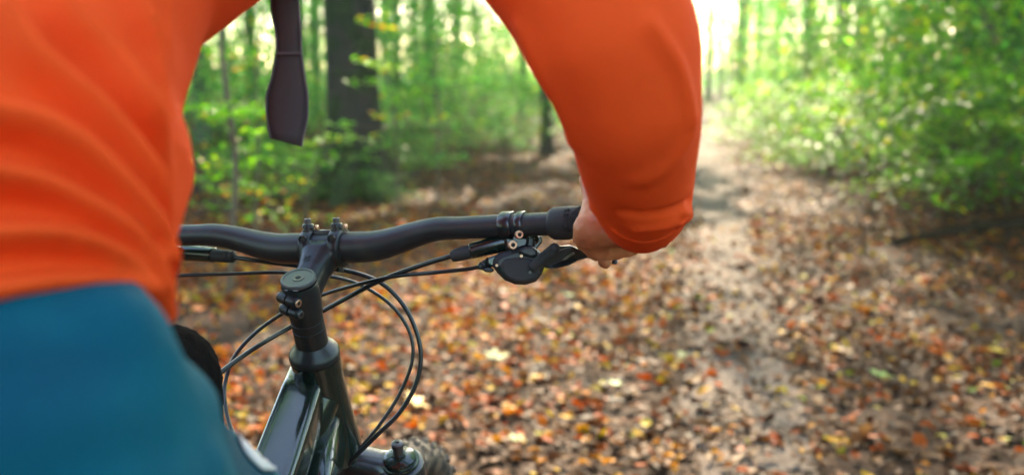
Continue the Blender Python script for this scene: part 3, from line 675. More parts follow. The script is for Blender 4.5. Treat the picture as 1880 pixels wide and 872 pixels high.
# ------------------------------------------------------------------ bicycle
def yawv(a): a = R_(a); return V(math.sin(a), math.cos(a), 0), V(math.cos(a), -math.sin(a), 0)
FS, RS = yawv(16); FF, RF = yawv(8); UP = V(0, 0, 1)
C = P(598, 455, 1.05)
tau = R_(3.8)
RB = nz(RS * math.cos(tau) + UP * math.sin(tau)); UB = nz(-RS * math.sin(tau) + UP * math.cos(tau))
def BP(s, f=0, h=0): return C + FS * f + RB * s + UB * h
def bar_c(s):
    x = abs(s); t = np.clip((x - .045) / .095, 0, 1)
    return BP(s, -.13 * max(0, x - .1), .018 * t * t * (3 - 2 * t) + .035 * max(0, x - .15))
def MIR(p): p = np.array(p, float); return p - 2 * ((p - C) @ RB) * RB
CAP = P(548, 513, 1.0); AX = nz(P(625, 872, 1.14) - CAP)      # steering axis, pointing down
bike = thing('bicycle', 'black and dark green mountain bike ridden along the leafy trail', 'bicycle', tuple(V(C[0], C[1], 0) - FF * .3))
g = Geo(); ss_ = np.linspace(-.374, .374, 90); pts = np.array([bar_c(s) for s in ss_])
rad = [float(np.interp(abs(s), [0, .04, .06, .11, .15, .4], [.0165, .0165, .0158, .0128, .0115, .0112])) for s in ss_]
T, A, B = frames(pts); n = 28; v = []; f = []
for i in range(len(pts)):
    for t in np.linspace(0, 2 * math.pi, n, endpoint=False): v.append(pts[i] + rad[i] * (A[i] * math.cos(t) + B[i] * math.sin(t)))
for i in range(len(pts) - 1):
    for j in range(n): k = (j + 1) % n; f.append((i * n + j, i * n + k, (i + 1) * n + k, (i + 1) * n + j))
f += [tuple(range(n))[::-1], tuple((len(pts) - 1) * n + j for j in range(n))]
Geo().add(v, f).obj('handlebar', M['bar'], bike)
# grips: collar, ribbed rubber, engraved lines, lettering
def grip(mir):
    q = (lambda p: MIR(p)) if mir else (lambda p: p)
    s0 = .251; A1 = nz(bar_c(.385) - bar_c(.26)); p0 = bar_c(s0)
    prof = [(0, .0118), (0, .0135), (.004, .0158), (.018, .0162), (.021, .0158)]
    k = .022
    while k < .118:
        prof += [(k, .0158), (k + .0006, .0152), (k + .0011, .0152), (k + .0017, .0158)]; k += .0022
    prof += [(.119, .0162), (.123, .0162), (.125, .013)]
    g = lathe_g(Geo(), p0, A1, prof, 36)
    g.v = [tuple(q(p)) for p in g.v]
    o = g.obj('grip', M['rubber'], bike)
    if mir: return
    # zigzag ridges and letters standing on the rubber
    Bk = nz(-FS - A1 * (-FS @ A1)); Up = np.cross(A1, Bk); Up = Up if Up[2] > 0 else -Up
    def on(d, th, r=.0162): return p0 + A1 * d + r * (Bk * math.cos(th) + Up * math.sin(th))
    gg = Geo()
    for k in range(7):
        a = .0245 + .0022 * k
        tube_g(gg, [on(a + .008, 1.35), on(a + .003, .75), on(a - .001 + .0, .25)], .00045, n=5, seg=9)
    for k in range(7):
        a = .033 + .0023 * k
        tube_g(gg, [on(a - .003, .62 + .02 * k), on(a + .001, .1), on(a + .005, -.4)], .00045, n=5, seg=9)
    gg.obj('grip_ridge', M['rubber'], o)
    cur = bpy.data.curves.new('lettering', 'FONT'); cur.body = 'JONES'; cur.size = .0085; cur.extrude = .0007; cur.align_x = 'CENTER'; cur.align_y = 'CENTER'
    to = bpy.data.objects.new('t', cur); COL.objects.link(to); bpy.context.view_layer.update()
    me = bpy.data.meshes.new_from_object(to.evaluated_get(bpy.context.evaluated_depsgraph_get())); bpy.data.objects.remove(to)
    for vv in me.vertices:                      # wrap round the grip, reading upwards
        u, w, h = vv.co; th = .35 + u / .0162; p = on(.0215 - w, th, .0160 + h); vv.co = p
    me.materials.clear(); me.materials.append(M['print2']); l = bpy.data.objects.new('lettering', me); COL.objects.link(l); l.parent = o; l.matrix_parent_inverse = PI_(o)
M['print2'] = mat('black_letters_recesses', (.004, .004, .004), .6)  # for letters, and for recesses whose shade is put in as black
grip(False); grip(True)
# stem
stem = thing('stem', None, None); stem.parent = bike; stem.matrix_parent_inverse = PI_(bike)
NB = nz(C - CAP)
DN = nz(np.cross(RB, NB)); DN = DN if DN[2] < 0 else -DN
def ring_g(g, c, ax, r0, r1, w, n=36):
    return lathe_g(g, c - ax * w / 2, ax, [(0, r0), (0, r1 - .001), (.001, r1), (w - .001, r1), (w, r1 - .001), (w, r0)], n)
g = Geo()
# body: sections from the steerer clamp to the bar clamp
secs = []
DNb = nz(np.cross(RB, nz(C - CAP - AX * .019))); DNb = DNb if DNb[2] < 0 else -DNb
for t, w, h, off in [(0.0, .0165, .0165, 0), (.25, .0158, .0160, 0), (.5, .0160, .0158, 0), (.72, .0190, .0165, 0), (.88, .0222, .0175, 0), (1.0, .0228, .0160, 0)]:
    secs.append((CAP + AX * .0205 * (1 - t) + (C - CAP) * t * .93, w, h))
v = []; f = []; n = 28
for c, w, h in secs:
    for k in range(n):
        a = 2 * math.pi * k / n; ca, sa = math.cos(a), math.sin(a); e = .75
        v.append(c + RB * w * math.copysign(abs(ca) ** e, ca) + DNb * h * math.copysign(abs(sa) ** e, sa))
for i in range(len(secs) - 1):
    for j in range(n): k = (j + 1) % n; f.append((i * n + j, i * n + k, (i + 1) * n + k, (i + 1) * n + j))
f += [tuple(range(n))[::-1], tuple((len(secs) - 1) * n + j for j in range(n))]
sg = Geo().add(v, f)
for s_ in (-.0165, .0165):
    lathe_g(sg, BP(s_) - RB * .0066, RB, [(0, .0195), (.001, .0205), (.0122, .0205), (.0132, .0195)], 36)
    limb_g(sg, [BP(s_ * .93) - NB * .016 + UB * .002, BP(s_) - NB * .010 + UB * .011, BP(s_) + UB * .0175 - FS * .002], [.0075, .0072, .0062])
remeshed('stem_body', sg, .0011, M['anod'], stem, 8, .5)
for s in (-.0165, .0165):
    o = ring_g(Geo(), BP(s), RB, .0166, .0209, .0120).obj('bar_clamp', M['anod'], stem)
    top = BP(s) + UB * .0205 - FS * .001
    lathe('clamp_ear', top - UB * .006 - FS * .003, nz(UB * .95 + NB * .1), [(0, .0066), (.0055, .0066), (.0058, .0048), (.0072, .0048), (.0075, .0064), (.0110, .0060), (.012, .0048)], M['anod'], o, 24)
    lathe('clamp_bolt', top + UB * .0062 - FS * .002, UB, [(0, .0036), (.0045, .0036), (.0052, .0030), (.0052, .0016), (.003, .0015)], M['dull'], o, 16)
    lathe('side_bolt', top + UB * .001 + RB * .0066 + FS * .002, RB, [(0, .003), (.0025, .003), (.003, .0022), (.003, .0012), (.0015, .001)], M['steel'], o, 14)
    lathe('rear_recess', BP(s) + UB * .012 - FS * .0165, -NB + UB * .4, [(0, .0045), (.0025, .0045), (.0028, .0035), (.0012, .003)], M['plastic'], o, 16)
face = ring_g(Geo(), C, RB, .0166, .0195, .044).obj('faceplate', M['anod'], stem)
# keep the faceplate only on the far side of the bar
vs = [np.array(q.co) for q in face.data.vertices]
for i, q in enumerate(vs):
    d = q - C; d2 = d - RB * (d @ RB)
    if (d2 @ NB) < 0: q2 = q - NB * (d2 @ NB) * .92 - d2 * 0.12 * 0; face.data.vertices[i].co = C + RB * (d @ RB) + (q2 - C - RB * (d @ RB)) * .86
lathe('lower_clamp_bolt', BP(.012, .004, -.026), UB, [(0, .004), (.008, .004)], M['anod'], stem, 14)
lathe('steerer_clamp', CAP + AX * .004, AX, [(0, .0178), (.002, .0186), (.032, .0186), (.035, .0182), (.035, .015)], M['anod'], stem, 40)
# pinch bolts and the split at the back
BK = nz(-NB - AX * (-NB @ AX)); SD = np.cross(AX, BK); SD = SD if SD @ RB > 0 else -SD
BK2 = nz(BK * .93 - SD * .28); SD2 = nz(np.cross(AX, BK2)); SD2 = SD2 if SD2 @ RB > 0 else -SD2
for d, off in ((.014, 0), (.028, .001)):
    c = CAP + AX * d + BK2 * .0175
    for k, sgn in enumerate((-1, 1)):
        lathe('pinch_lug', c + SD2 * sgn * .001, SD2 * sgn, [(0, .0062), (.009, .0062), (.0115, .0052), (.013, .0035)], M['anod'], stem, 20)
    e = c + SD2 * .0105
    lathe('pinch_bolt', e, SD2, [(0, .0042), (.0035, .0042), (.004, .0036), (.004, .002), (.002, .0018)], M['dull'] if off else M['steel'], stem, 16)
box_g(Geo(), CAP + AX * .021 + BK2 * .0185, SD2, BK2, AX, .0011, .0012, .032).obj('clamp_slot', M['print2'], stem, False)
for (px, py, w) in ((525, 533, 6), (543, 534, 10)):
    p = P(px, py, .977); box_g(Geo(), p, RS, V(0, 1, 0), UB, w / F_ * .98, .0006, .0009).obj('printed_mark', M['print'], stem, False)
lab = bpy.data.curves.new('lettering', 'FONT'); lab.body = '35'; lab.size = .008; lab.extrude = .0002; lab.align_x = 'CENTER'; lab.align_y = 'CENTER'
to = bpy.data.objects.new('t', lab); COL.objects.link(to); bpy.context.view_layer.update()
me = bpy.data.meshes.new_from_object(to.evaluated_get(bpy.context.evaluated_depsgraph_get())); bpy.data.objects.remove(to)
oc = CAP + AX * .019 * .42 + (C - CAP) * .93 * .58 - DNb * .0163 - RB * .003; NBb = nz(C - CAP - AX * .019)
for vv in me.vertices: u, w, h = vv.co; vv.co = oc + RB * u + NBb * w - DNb * h
me.materials.clear(); me.materials.append(M['print2']); l = bpy.data.objects.new('lettering', me); COL.objects.link(l); l.parent = stem; l.matrix_parent_inverse = PI_(stem)
# top cap
CAPT = CAP - AX * .0024
cap = lathe('top_cap', CAPT + AX * .0040, -AX, [(0, .0178), (.0022, .0181), (.0036, .0176), (.0042, .0168), (.0042, .0150), (.0034, .0146), (.0034, .0062)], M['grey'], bike, 48)
lathe('cap_bolt', CAPT + AX * .0006, -AX, [(0, .0063), (.0007, .0061), (.0007, .0028), (-.001, .0024)], M['dull'], cap, 24)
lathe('socket_shade', CAPT + AX * .0001, -AX, [(0, .0023), (.0006, .0023)], M['print2'], cap, 6)  # black hexagon gives the socket its dark by colour
# spacers, headset cover
d = .0392
for w in (.010, .010, .024): lathe('spacer', CAP + AX * d, AX, [(0, .0165), (.0004, .0170), (w - .0008, .0170), (w - .0004, .0165)], M['plastic'], bike, 36); d += w
lathe('headset_cover', CAP + AX * (d - .004), AX, [(0, .0172), (.003, .0192), (.009, .0245), (.013, .0268), (.016, .0268), (.017, .0262), (.0175, .0250), (.0205, .0250)], M['anod'], bike, 48)
lathe('headset_seal', CAP + AX * (d + .0132), AX, [(0, .0258), (.003, .0258)], M['print2'], bike, 48)
HT0 = CAP + AX * (d + .0155)
# frame: head tube with the shaped top tube and down tube
fr = thing('frame', None, None); fr.parent = bike; fr.matrix_parent_inverse = PI_(bike)
lathe('head_tube', HT0, AX, [(0, .0262), (.01, .0262), (.03, .0255), (.075, .0275), (.115, .0305), (.135, .0310)], M['frame'], fr, 40)
TT0 = P(570, 700, 1.075); TTd = nz(P(500, 872, .95) - P(566, 688, 1.06))
def rect_loft(name, secs, m, parent, e=.35, n=32, ref=UP):
    """rounded box sections: centre, half width, half height"""
    cs = np.array([s[0] for s in secs]); T, A, B = frames(cs, ref); v = []; f = []
    for i, (c, w, h) in enumerate(secs):
        for k in range(n):
            a = 2 * math.pi * (k + .5) / n; ca, sa = math.cos(a), math.sin(a)
            v.append(c + B[i] * w * math.copysign(abs(ca) ** e, ca) + A[i] * h * math.copysign(abs(sa) ** e, sa))
    for i in range(len(secs) - 1):
        for j in range(n): k = (j + 1) % n; f.append((i * n + j, i * n + k, (i + 1) * n + k, (i + 1) * n + j))
    f += [tuple(range(n))[::-1], tuple((len(secs) - 1) * n + j for j in range(n))]
    return Geo().add(v, f).obj(name, m, parent, sub=0)
TT1 = TT0 + TTd * .56
rect_loft('top_tube', [(TT0 - TTd * .004, .021, .024), (TT0 + TTd * .03, .0225, .024), (TT0 + TTd * .12, .024, .023), (TT0 + TTd * .3, .022, .02), (TT1, .019, .018)], M['frame'], fr)
BBp = V(C[0], C[1], 0) - FF * .46 + UP * .33
DT0 = HT0 + AX * .085 + BK * .01
rect_loft('down_tube', [(DT0, .024, .028), (DT0 + (BBp - DT0) * .12, .026, .03), (DT0 + (BBp - DT0) * .5, .027, .03), (BBp, .026, .026)], M['frame'], fr, .5)
lathe('gusset', HT0 + AX * .05 + BK * .012, BK * .8 + AX * .5, [(0, .024), (.03, .02), (.05, .012)], M['frame'], fr, 24)
STt = V(C[0], C[1], 0) - FF * .62 + UP * .80
tube('seat_tube', [BBp, STt], .017, M['frame'], fr, 20)
tube('top_tube_end', [TT1, STt], .017, M['frame'], fr, 20)
RA = V(C[0], C[1], 0) - FF * .88 + UP * .36; REF = RF
for s in (-1, 1):
    tube('chain_stay', [BBp + RF * s * .03, BBp * .5 + RA * .5 + RF * s * .055, RA + RF * s * .07], .011, M['frame'], fr, 12)
    tube('seat_stay', [STt - UP * .12 + RF * s * .02, STt * .5 + RA * .5 + RF * s * .055 - UP * .05, RA + RF * s * .07], .009, M['frame'], fr, 12)
SAD = STt - FF * .04 + UP * .12
tube('seat_post', [STt - UP * .03, SAD - UP * .01], .0150, M['bar'], bike, 20)
g = Geo(); secs = []
for t, w, z in [(0, .02, 0), (.2, .024, .003), (.5, .04, 0), (.75, .07, .004), (1, .066, .014)]:
    secs.append((SAD + FF * (.13 - .26 * t) + UP * (z + .01), w, .018))
rect_loft('saddle', secs, M['rubber'], bike, .6)
for s in (-1, 1):
    tube('crank', [BBp + RF * s * .05, BBp + RF * s * .065 + (FF * .03 + UP * -.165) * s], [.013, .009], M['anod'], bike, 12)
    pc = BBp + RF * s * .115 + (FF * .03 + UP * -.165) * s
    box_g(Geo(), pc, FF, RF, UP, .1, .1, .014).obj('pedal', M['anod'], bike, False, .003)
lathe('chainring', BBp + RF * .04, RF, [(0, .06), (.003, .066), (.005, .06)], M['dull'], bike, 36)
# wheels
def wheel(name, hub, ax, spoke=28):
    w = thing(name, None, None); w.parent = bike; w.matrix_parent_inverse = PI_(bike)
    a = nz(UP - ax * (UP @ ax)); b = np.cross(ax, a); Rt = .342; rt = .029
    v = []; f = []; N1, N2 = 120, 18
    for i in range(N1):
        t = 2 * math.pi * i / N1; e = a * math.cos(t) + b * math.sin(t)
        for j in range(N2):
            q = 2 * math.pi * j / N2; v.append(hub + e * (Rt + rt * math.cos(q) * .95) + ax * rt * math.sin(q))
    for i in range(N1):
        for j in range(N2): f.append((i * N2 + j, i * N2 + (j + 1) % N2, ((i + 1) % N1) * N2 + (j + 1) % N2, ((i + 1) % N1) * N2 + j))
    Geo().add(v, f).obj('tyre', M['tyre'], w)
    g = Geo(); NK = 84
    for i in range(NK):
        t = 2 * math.pi * i / NK; e = a * math.cos(t) + b * math.sin(t); tg = -a * math.sin(t) + b * math.cos(t)
        offs = [(-.36, .0075, .012), (.36, .0075, .012)] if i % 2 else [(0, .009, .011)]
        offs += [(-.82, .009, .010), (.82, .009, .010)] if i % 2 else [(-1.2, .007, .013), (1.2, .007, .013)]
        for q, sw, sl_ in offs:
            nr = e * math.cos(q) + ax * math.sin(q); c = hub + e * Rt + nr * (rt + .0015)
            box_g(g, c, np.cross(nr, tg), tg, nr, sw, sl_, .0058)
    tag(g.obj('tread', M['knob'], w, False), kind='stuff')
    g = Geo(); v = []; f = []; pr_ = [(.316, -.014), (.322, -.0145), (.322, .0145), (.316, .014), (.300, .008), (.300, -.008)]
    for i in range(N1):
        t = 2 * math.pi * i / N1; e = a * math.cos(t) + b * math.sin(t)
        for r, x in pr_: v.append(hub + e * r + ax * x)
    m_ = len(pr_)
    for i in range(N1):
        for j in range(m_): f.append((i * m_ + j, i * m_ + (j + 1) % m_, ((i + 1) % N1) * m_ + (j + 1) % m_, ((i + 1) % N1) * m_ + j))
    Geo().add(v, f).obj('rim', M['rim'], w, False)
    lathe('hub', hub - ax * .052, ax, [(0, .012), (.01, .026), (.014, .026), (.02, .014), (.084, .014), (.09, .024), (.094, .024), (.104, .012)], M['rim'], w, 24)
    for i in range(spoke):
        t = 2 * math.pi * i / spoke; e = a * math.cos(t) + b * math.sin(t); t2 = t + (.35 if i % 4 < 2 else -.35); e2 = a * math.cos(t2) + b * math.sin(t2)
        tube('spoke', [hub + e2 * .022 + ax * (.034 if i % 2 else -.034), hub + e * .302], .001, M['dull'], w, 4)
    lathe('brake_disc', hub - ax * .062, ax, [(0, .045), (0, .09), (.0018, .09), (.0018, .045)], M['dull'], w, 40)
# fork: crown, stanchions' tops, lowers
CR = HT0 + AX * .157                              # crown centre on the axis
FSW, _q = yawv(9)
FW = nz(FSW - AX * (FSW @ AX))                      # forward, square to the axis
SR = nz(np.cross(FW, AX)); SR = SR if SR @ RS > 0 else -SR
HUB = V(CR[0], CR[1], 0) + FS * (.0) ; HUB = CR + AX * ((CR[2] - .371) / -AX[2]) + FW * .045; HUB[2] = .371
wheel('front_wheel', HUB, SR); wheel('rear_wheel', RA, RF)
fk = thing('fork', None, None); fk.parent = bike; fk.matrix_parent_inverse = PI_(bike)
g = Geo(); secs = []
cs = [CR + SR * s * .074 + AX * (.012 * (abs(s) ** 2)) for s in (-1, -.6, -.3, 0, .3, .6, 1)]
rect_loft('crown', [(c, h, w) for c, w, h in zip(cs, (.026, .024, .027, .031, .027, .024, .026), (.024, .021, .021, .023, .021, .021, .024))], M['gloss'], fk, .7, ref=AX)
for s in (-1, 1):
    top = CR + SR * s * .074 + AX * .012
    o = lathe('crown_leg', top - AX * .024, AX, [(0, .0225), (0.001, .0255), (.003, .0268), (.045, .0268), (.05, .022)], M['gloss'], fk, 40)
    tube('stanchion', [top + AX * .03, top + AX * .16], .018, M['gloss'], fk, 24)
    lo = HUB + SR * s * .058
    tube('lower_leg', [top + AX * .15, top * .3 + lo * .7, lo], [.023, .021, .018], M['gloss'], fk, 20)
    k = lathe('fork_cap', top - AX * .0245, -AX, [(0, .0218), (.003, .0215), (.003, .0185), (.007, .0178), (.009, .014), (.0105, .0085), (.012, .008)], M['frame'], fk, 36)
    lathe('cap_knob', top - AX * .036, -AX, [(0, .0062), (.004, .006), (.010, .0055), (.011, .0066), (.016, .0066), (.017, .005), (.017, .002), (.0155, .0018)], M['dull'], fk, 28)
# brake levers and shifter
def mirror_obj(o, parent):
    me = o.data.copy(); mw = o
    for vv in me.vertices: vv.co = MIR(vv.co)
    me.flip_normals()
    q = bpy.data.objects.new(o.name.split('.')[0], me); COL.objects.link(q); q.parent = parent; q.matrix_parent_inverse = PI_(parent)
    for md in o.modifiers:
        if md.type == 'BEVEL': b = q.modifiers.new('bevel', 'BEVEL'); b.width = md.width; b.segments = 2; b.limit_method = 'ANGLE'; b.angle_limit = md.angle_limit
    return q
br = thing('brake_lever', None, None); br.parent = bike; br.matrix_parent_inverse = PI_(bike)
A1 = nz(bar_c(.25) - bar_c(.2))
s1, s2 = .2065, .2195
P0 = []
P0.append(lathe('clamp_band', bar_c(s1) - A1 * .0065, A1, [(0, .0125), (0, .0136), (.001, .0141), (.0115, .0141), (.0125, .0136), (.0125, .0125)], M['gloss'], br, 40))
lathe('shifter_clamp', bar_c(s2) - A1 * .002, A1, [(0, .0122), (0, .0132), (.001, .0137), (.0065, .0137), (.0075, .0132), (.0075, .0122)], M['gloss'], br, 40)
Zb = .975
P0.append(plate('clamp_body', [(924, 405), (945, 404), (968, 420), (972, 446), (962, 462), (938, 468), (928, 456), (923, 430)], Zb - .004, .022, M['gloss'], br, bevel=.003))
plate('shifter_bracket', [(950, 405), (965, 404), (985, 430), (982, 456), (962, 462), (950, 440)], Zb - .001, .018, M['plastic'], br, bevel=.003)
for (px, py, r) in ((953, 431, 7.5), (941, 450, 8)):
    c = P(px, py, Zb - .018); ax = nz(V(.2, -.95, .2)); rr = r / F_ * Zb
    o = lathe('clamp_bolt', c - ax * .004, ax, [(0, rr), (.006, rr), (.0068, rr * .85), (.0068, rr * .52), (.0045, rr * .45)], M['steel'], br, 24)
    lathe('socket_shade', c + ax * .0008, ax, [(0, rr * .44), (.0022, rr * .44)], M['print2'], o, 6)  # black plug paints the shade inside the bolt's hole
m0 = P(836, 469, .99); m1 = P(884, 456, .985); m2 = P(945, 440, .985); ax = nz(m2 - m0); L = np.linalg.norm(m2 - m0)
P0.append(lathe('hose_ferrule', m0 - ax * .005, ax, [(0, .0030), (.001, .0052), (.004, .0062), (.010, .0068), (.020, .0071), (.0205, .0066)], M['rubber'], br, 28))
P0.append(lathe('master_cylinder', m0 + ax * .0155, ax, [(0, .0070), (.001, .0078), (.020, .0086), (.040, .0096), (L + .004, .0102), (L + .008, .008)], M['frame'], br, 32))
P0.append(plate('reservoir', [(900, 440), (930, 428), (990, 434), (984, 420), (990, 440), (985, 458), (960, 462), (925, 452)][:3] + [(994, 432), (996, 444), (985, 458), (960, 462), (925, 452)], Zb + .012, .02, M['gloss'], br, bevel=.003))
plate('adjuster_screw', [(980, 433), (985, 430), (986, 446), (980, 450)], Zb + .002, .006, M['dull'], br)
blade = plate('lever_blade', [(985, 478), (1003, 462), (1025, 452), (1047, 450), (1062, 456), (1080, 466), (1105, 468), (1128, 468), (1135, 479), (1132, 487), (1105, 479), (1078, 474), (1062, 478), (1045, 487), (1020, 493), (1000, 492)],
              [.99, .985, .98, .985, .995, 1.0, 1.0, 1.0, .998, .998, 1.0, 1.0, .995, .985, .98, .985], .009, M['gloss'], br, bevel=.0022)
P0.append(blade)
cut = plate('lever_recess', [(1028, 476), (1052, 463), (1056, 466), (1040, 477), (1030, 480)], [.9795, .984, .986, .982, .9795], .002, M['dull'], br, bevel=.0004)
sh = thing('shifter', None, None); sh.parent = bike; sh.matrix_parent_inverse = PI_(bike)
plate('shifter_body', [(903, 476), (916, 464), (940, 456), (962, 450), (982, 452), (992, 462), (998, 480), (999, 492), (994, 505), (984, 517), (965, 523), (945, 522), (926, 514), (912, 500), (904, 488)], .962, .024, M['plastic'], sh, bevel=.006)
plate('shifter_cover', [(918, 487), (925, 476), (945, 473), (970, 474), (988, 480), (996, 490), (992, 504), (982, 514), (965, 519), (946, 518), (930, 511), (921, 500)], .9585, .006, M['rubber'], sh, bevel=.003)
plate('shifter_shoulder', [(948, 462), (962, 452), (978, 451), (988, 460), (990, 472), (975, 474), (960, 470)], .9575, .008, M['plastic'], sh, bevel=.003)
for (px, py, r, m) in ((957, 470, 3, 'steel'), (912, 487, 2.6, 'steel'), (973, 500, 2.6, 'dull')):
    lathe('screw', P(px, py, .9565 if m == 'steel' and px > 920 else .958), V(.1, -1, .1), [(0, r / F_), (.0015, r / F_ * .9), (.0015, r / F_ * .4), (.0005, r / F_ * .35)], M[m], sh, 14)
plate('cable_barrel', [(893, 474), (905, 470), (925, 464), (926, 484), (918, 492), (905, 491), (894, 486)], .972, .014, M['frame'], sh, bevel=.002)
lathe('cable_adjuster', P(878, 491, .985), nz(P(896, 483, .98) - P(878, 491, .985)), [(0, .0022), (.002, .0034), (.0035, .0042), (.0045, .0036), (.0055, .0045), (.007, .0040), (.0085, .0048), (.010, .0042), (.013, .0055)], M['plastic'], sh, 20)
plate('lower_barrel', [(884, 494), (897, 489), (908, 494), (905, 500), (892, 500)], .975, .008, M['plastic'], sh, bevel=.0015)
p0, p1 = P(975, 494, .955), P(1018, 456, .949)
pd = tube('upper_paddle', [p0, (p0 + p1) / 2, p1], [.0045, .0058, .0052], M['rubber'], sh, 16, flat=.7)
dd = nz(p1 - p0); sd = nz(np.cross(dd, Dv))
for k in range(9):
    c = p0 + (p1 - p0) * (.42 + .06 * k) - Dv * .0040; box_g(Geo(), c, sd, dd, Dv, .0085, .0007, .0016).obj('grip_rib', M['plastic'], pd, False)
ball_g(g := Geo(), p1, .0052); g.obj('paddle_tip', M['rubber'], pd)
plate('lower_paddle', [(988, 490), (1004, 478), (1018, 465), (1030, 458), (1050, 452), (1048, 462), (1030, 480), (1012, 488), (1000, 490)], [.968, .966, .965, .966, .968, .968, .966, .966, .967], .006, M['rubber'], sh, bevel=.0015)
# the left lever, mirrored through the middle of the bar
bl = thing('brake_lever', None, None); bl.parent = bike; bl.matrix_parent_inverse = PI_(bike)
for o in P0:
    if not o.name.startswith(('hose', 'master')): mirror_obj(o, bl)
# cables and hoses
def cable(name, pts, r, m='cable'):
    tube(name, [P(*q) for q in pts], r, M[m], bike, n=10, seg=len(pts) * 8)
ML = MIR(m0)
def w2p(w): w = np.array(w) - CAM; z = w @ Dv; return (940 + F_ * (w @ Rv) / z, 436 - F_ * (w @ Uv) / z, z)
ml = w2p(ML)
b0, b1 = P(430, 472, 1.085), P(325, 462, 1.12); ax = nz(b1 - b0)
lathe('hose_ferrule', b0, ax, [(0, .0030), (.001, .0052), (.002, .0066), (.004, .0060), (.005, .0066), (.007, .0060), (.008, .0068), (.028, .0074), (.0285, .0068)], M['rubber'], bl, 28)
lathe('master_cylinder', b0 + ax * .028, ax, [(0, .0076), (.001, .0084), (.03, .0092), (.09, .0102), (.095, .008)], M['frame'], bl, 32)
cable('brake_hose', [(838, 468, .99), (815, 474, .995), (770, 488, 1.01), (700, 514, 1.04), (640, 545, 1.06), (590, 572, 1.075), (530, 602, 1.07), (470, 637, 1.03), (420, 672, 1.0), (380, 704, .98), (340, 745, .96)], .0026)
cable('shifter_cable', [(880, 490, .985), (850, 495, .99), (790, 501, 1.0), (720, 508, 1.03), (650, 524, 1.06), (590, 542, 1.085), (525, 572, 1.08), (470, 610, 1.06), (430, 655, 1.04), (413, 705, 1.02), (414, 745, 1.0), (424, 785, .98), (450, 840, .95)], .0021)
cable('brake_hose', [(428, 472, 1.085), (470, 478, 1.08), (540, 487, 1.085), (600, 492, 1.09), (660, 503, 1.09), (710, 527, 1.09), (750, 575, 1.09), (772, 640, 1.09), (765, 700, 1.09), (735, 755, 1.09), (690, 800, 1.09), (640, 850, 1.1), (600, 900, 1.12)], .0026)
cable('dropper_cable', [(250, 512, 1.1), (300, 508, 1.1), (345, 505, 1.1), (420, 503, 1.1), (500, 500, 1.1), (560, 503, 1.105), (620, 510, 1.11), (670, 527, 1.12), (720, 562, 1.12), (752, 610, 1.12), (757, 660, 1.12), (735, 720, 1.12), (700, 775, 1.115), (665, 818, 1.11), (625, 865, 1.1), (600, 900, 1.1)], .0021)
# ------------------------------------------------------------------ person
person = thing('person', 'cyclist in orange long-sleeved jersey and blue shorts holding the handlebar', 'person', tuple(V(C[0], C[1], 0) - FF * .5 - RF * .05))
# hand on the right grip
GA = nz(bar_c(.385) - bar_c(.26)); GB = nz(-FS - GA * (-FS @ GA)); GU = np.cross(GA, GB); GU = GU if GU[2] > 0 else -GU
def HP(s, b, c): return bar_c(.251) + GA * s + GB * b + GU * c
WR = P(1150, 408, .925); WR2 = P(1167, 392, .885)
def hand_geo():
    g = Geo()
    mc = [(.050, .0118), (.070, .0118), (.089, .0110), (.106, .0100)]
    kn = [HP(.043, -.010, .0370), HP(.064, -.012, .0370), HP(.085, -.012, .0330), (HP(.104, -.008, .0280))]
    for i, (s, r) in enumerate(mc):
        k = kn[i]; mid = k * .5 + WR * .5 + GU * .005
        limb_g(g, [k, mid, WR + GA * (i - 1.5) * .009], [r, r * 1.12, .0165])
    # fill of the palm on the grip
    limb_g(g, [HP(.055, .016, .010), HP(.075, .020, .008), HP(.095, .022, .006)], [.013, .013, .012])
    limb_g(g, [HP(.095, .022, .006), WR], [.013, .017]); limb_g(g, [HP(.05, .02, .006), WR], [.014, .018])
    # fingers: index and middle reach for the lever, the others close round the grip
    def fing(pts, rr): limb_g(g, pts, rr)
    fing([kn[0], HP(.044, -.048, .010), HP(.038, -.058, -.020), HP(.036, -.044, -.046)], [.0105, .0092, .0082, .0074])
    fing([kn[1], HP(.067, -.036, .010), HP(.068, -.034, -.016), HP(.068, -.012, -.027)], [.0108, .0095, .0084, .0076])
    fing([kn[2], HP(.088, -.034, .008), HP(.089, -.030, -.016), HP(.088, -.010, -.024)], [.0102, .009, .0080, .0072])
    fing([kn[3], HP(.106, -.028, .008), HP(.107, -.026, -.013), HP(.106, -.008, -.023)], [.0092, .0082, .0072, .0064])
    # thumb: leaves the side of the palm, goes under the grip
    fing([WR - GA * .006 - GU * .002, HP(.053, .034, -.003), HP(.0455, .026, -.010), HP(.050, .012, -.024), HP(.062, -.004, -.028), HP(.074, -.016, -.028)], [.019, .0175, .0145, .0118, .0100, .0085])
    limb_g(g, [HP(.053, .028, .006), HP(.048, .012, .018), kn[0] + GB * .004], [.0125, .0100, .0095])
    limb_g(g, [HP(.056, .034, -.006), HP(.074, .034, -.008), WR - GU * .006], [.013, .012, .015])
    # wrist and forearm
    limb_g(g, [WR, WR2, P(1178, 330, .82), P(1165, 190, .73)], [.0235, .0255, .036, .042])
    return g
hg = hand_geo()
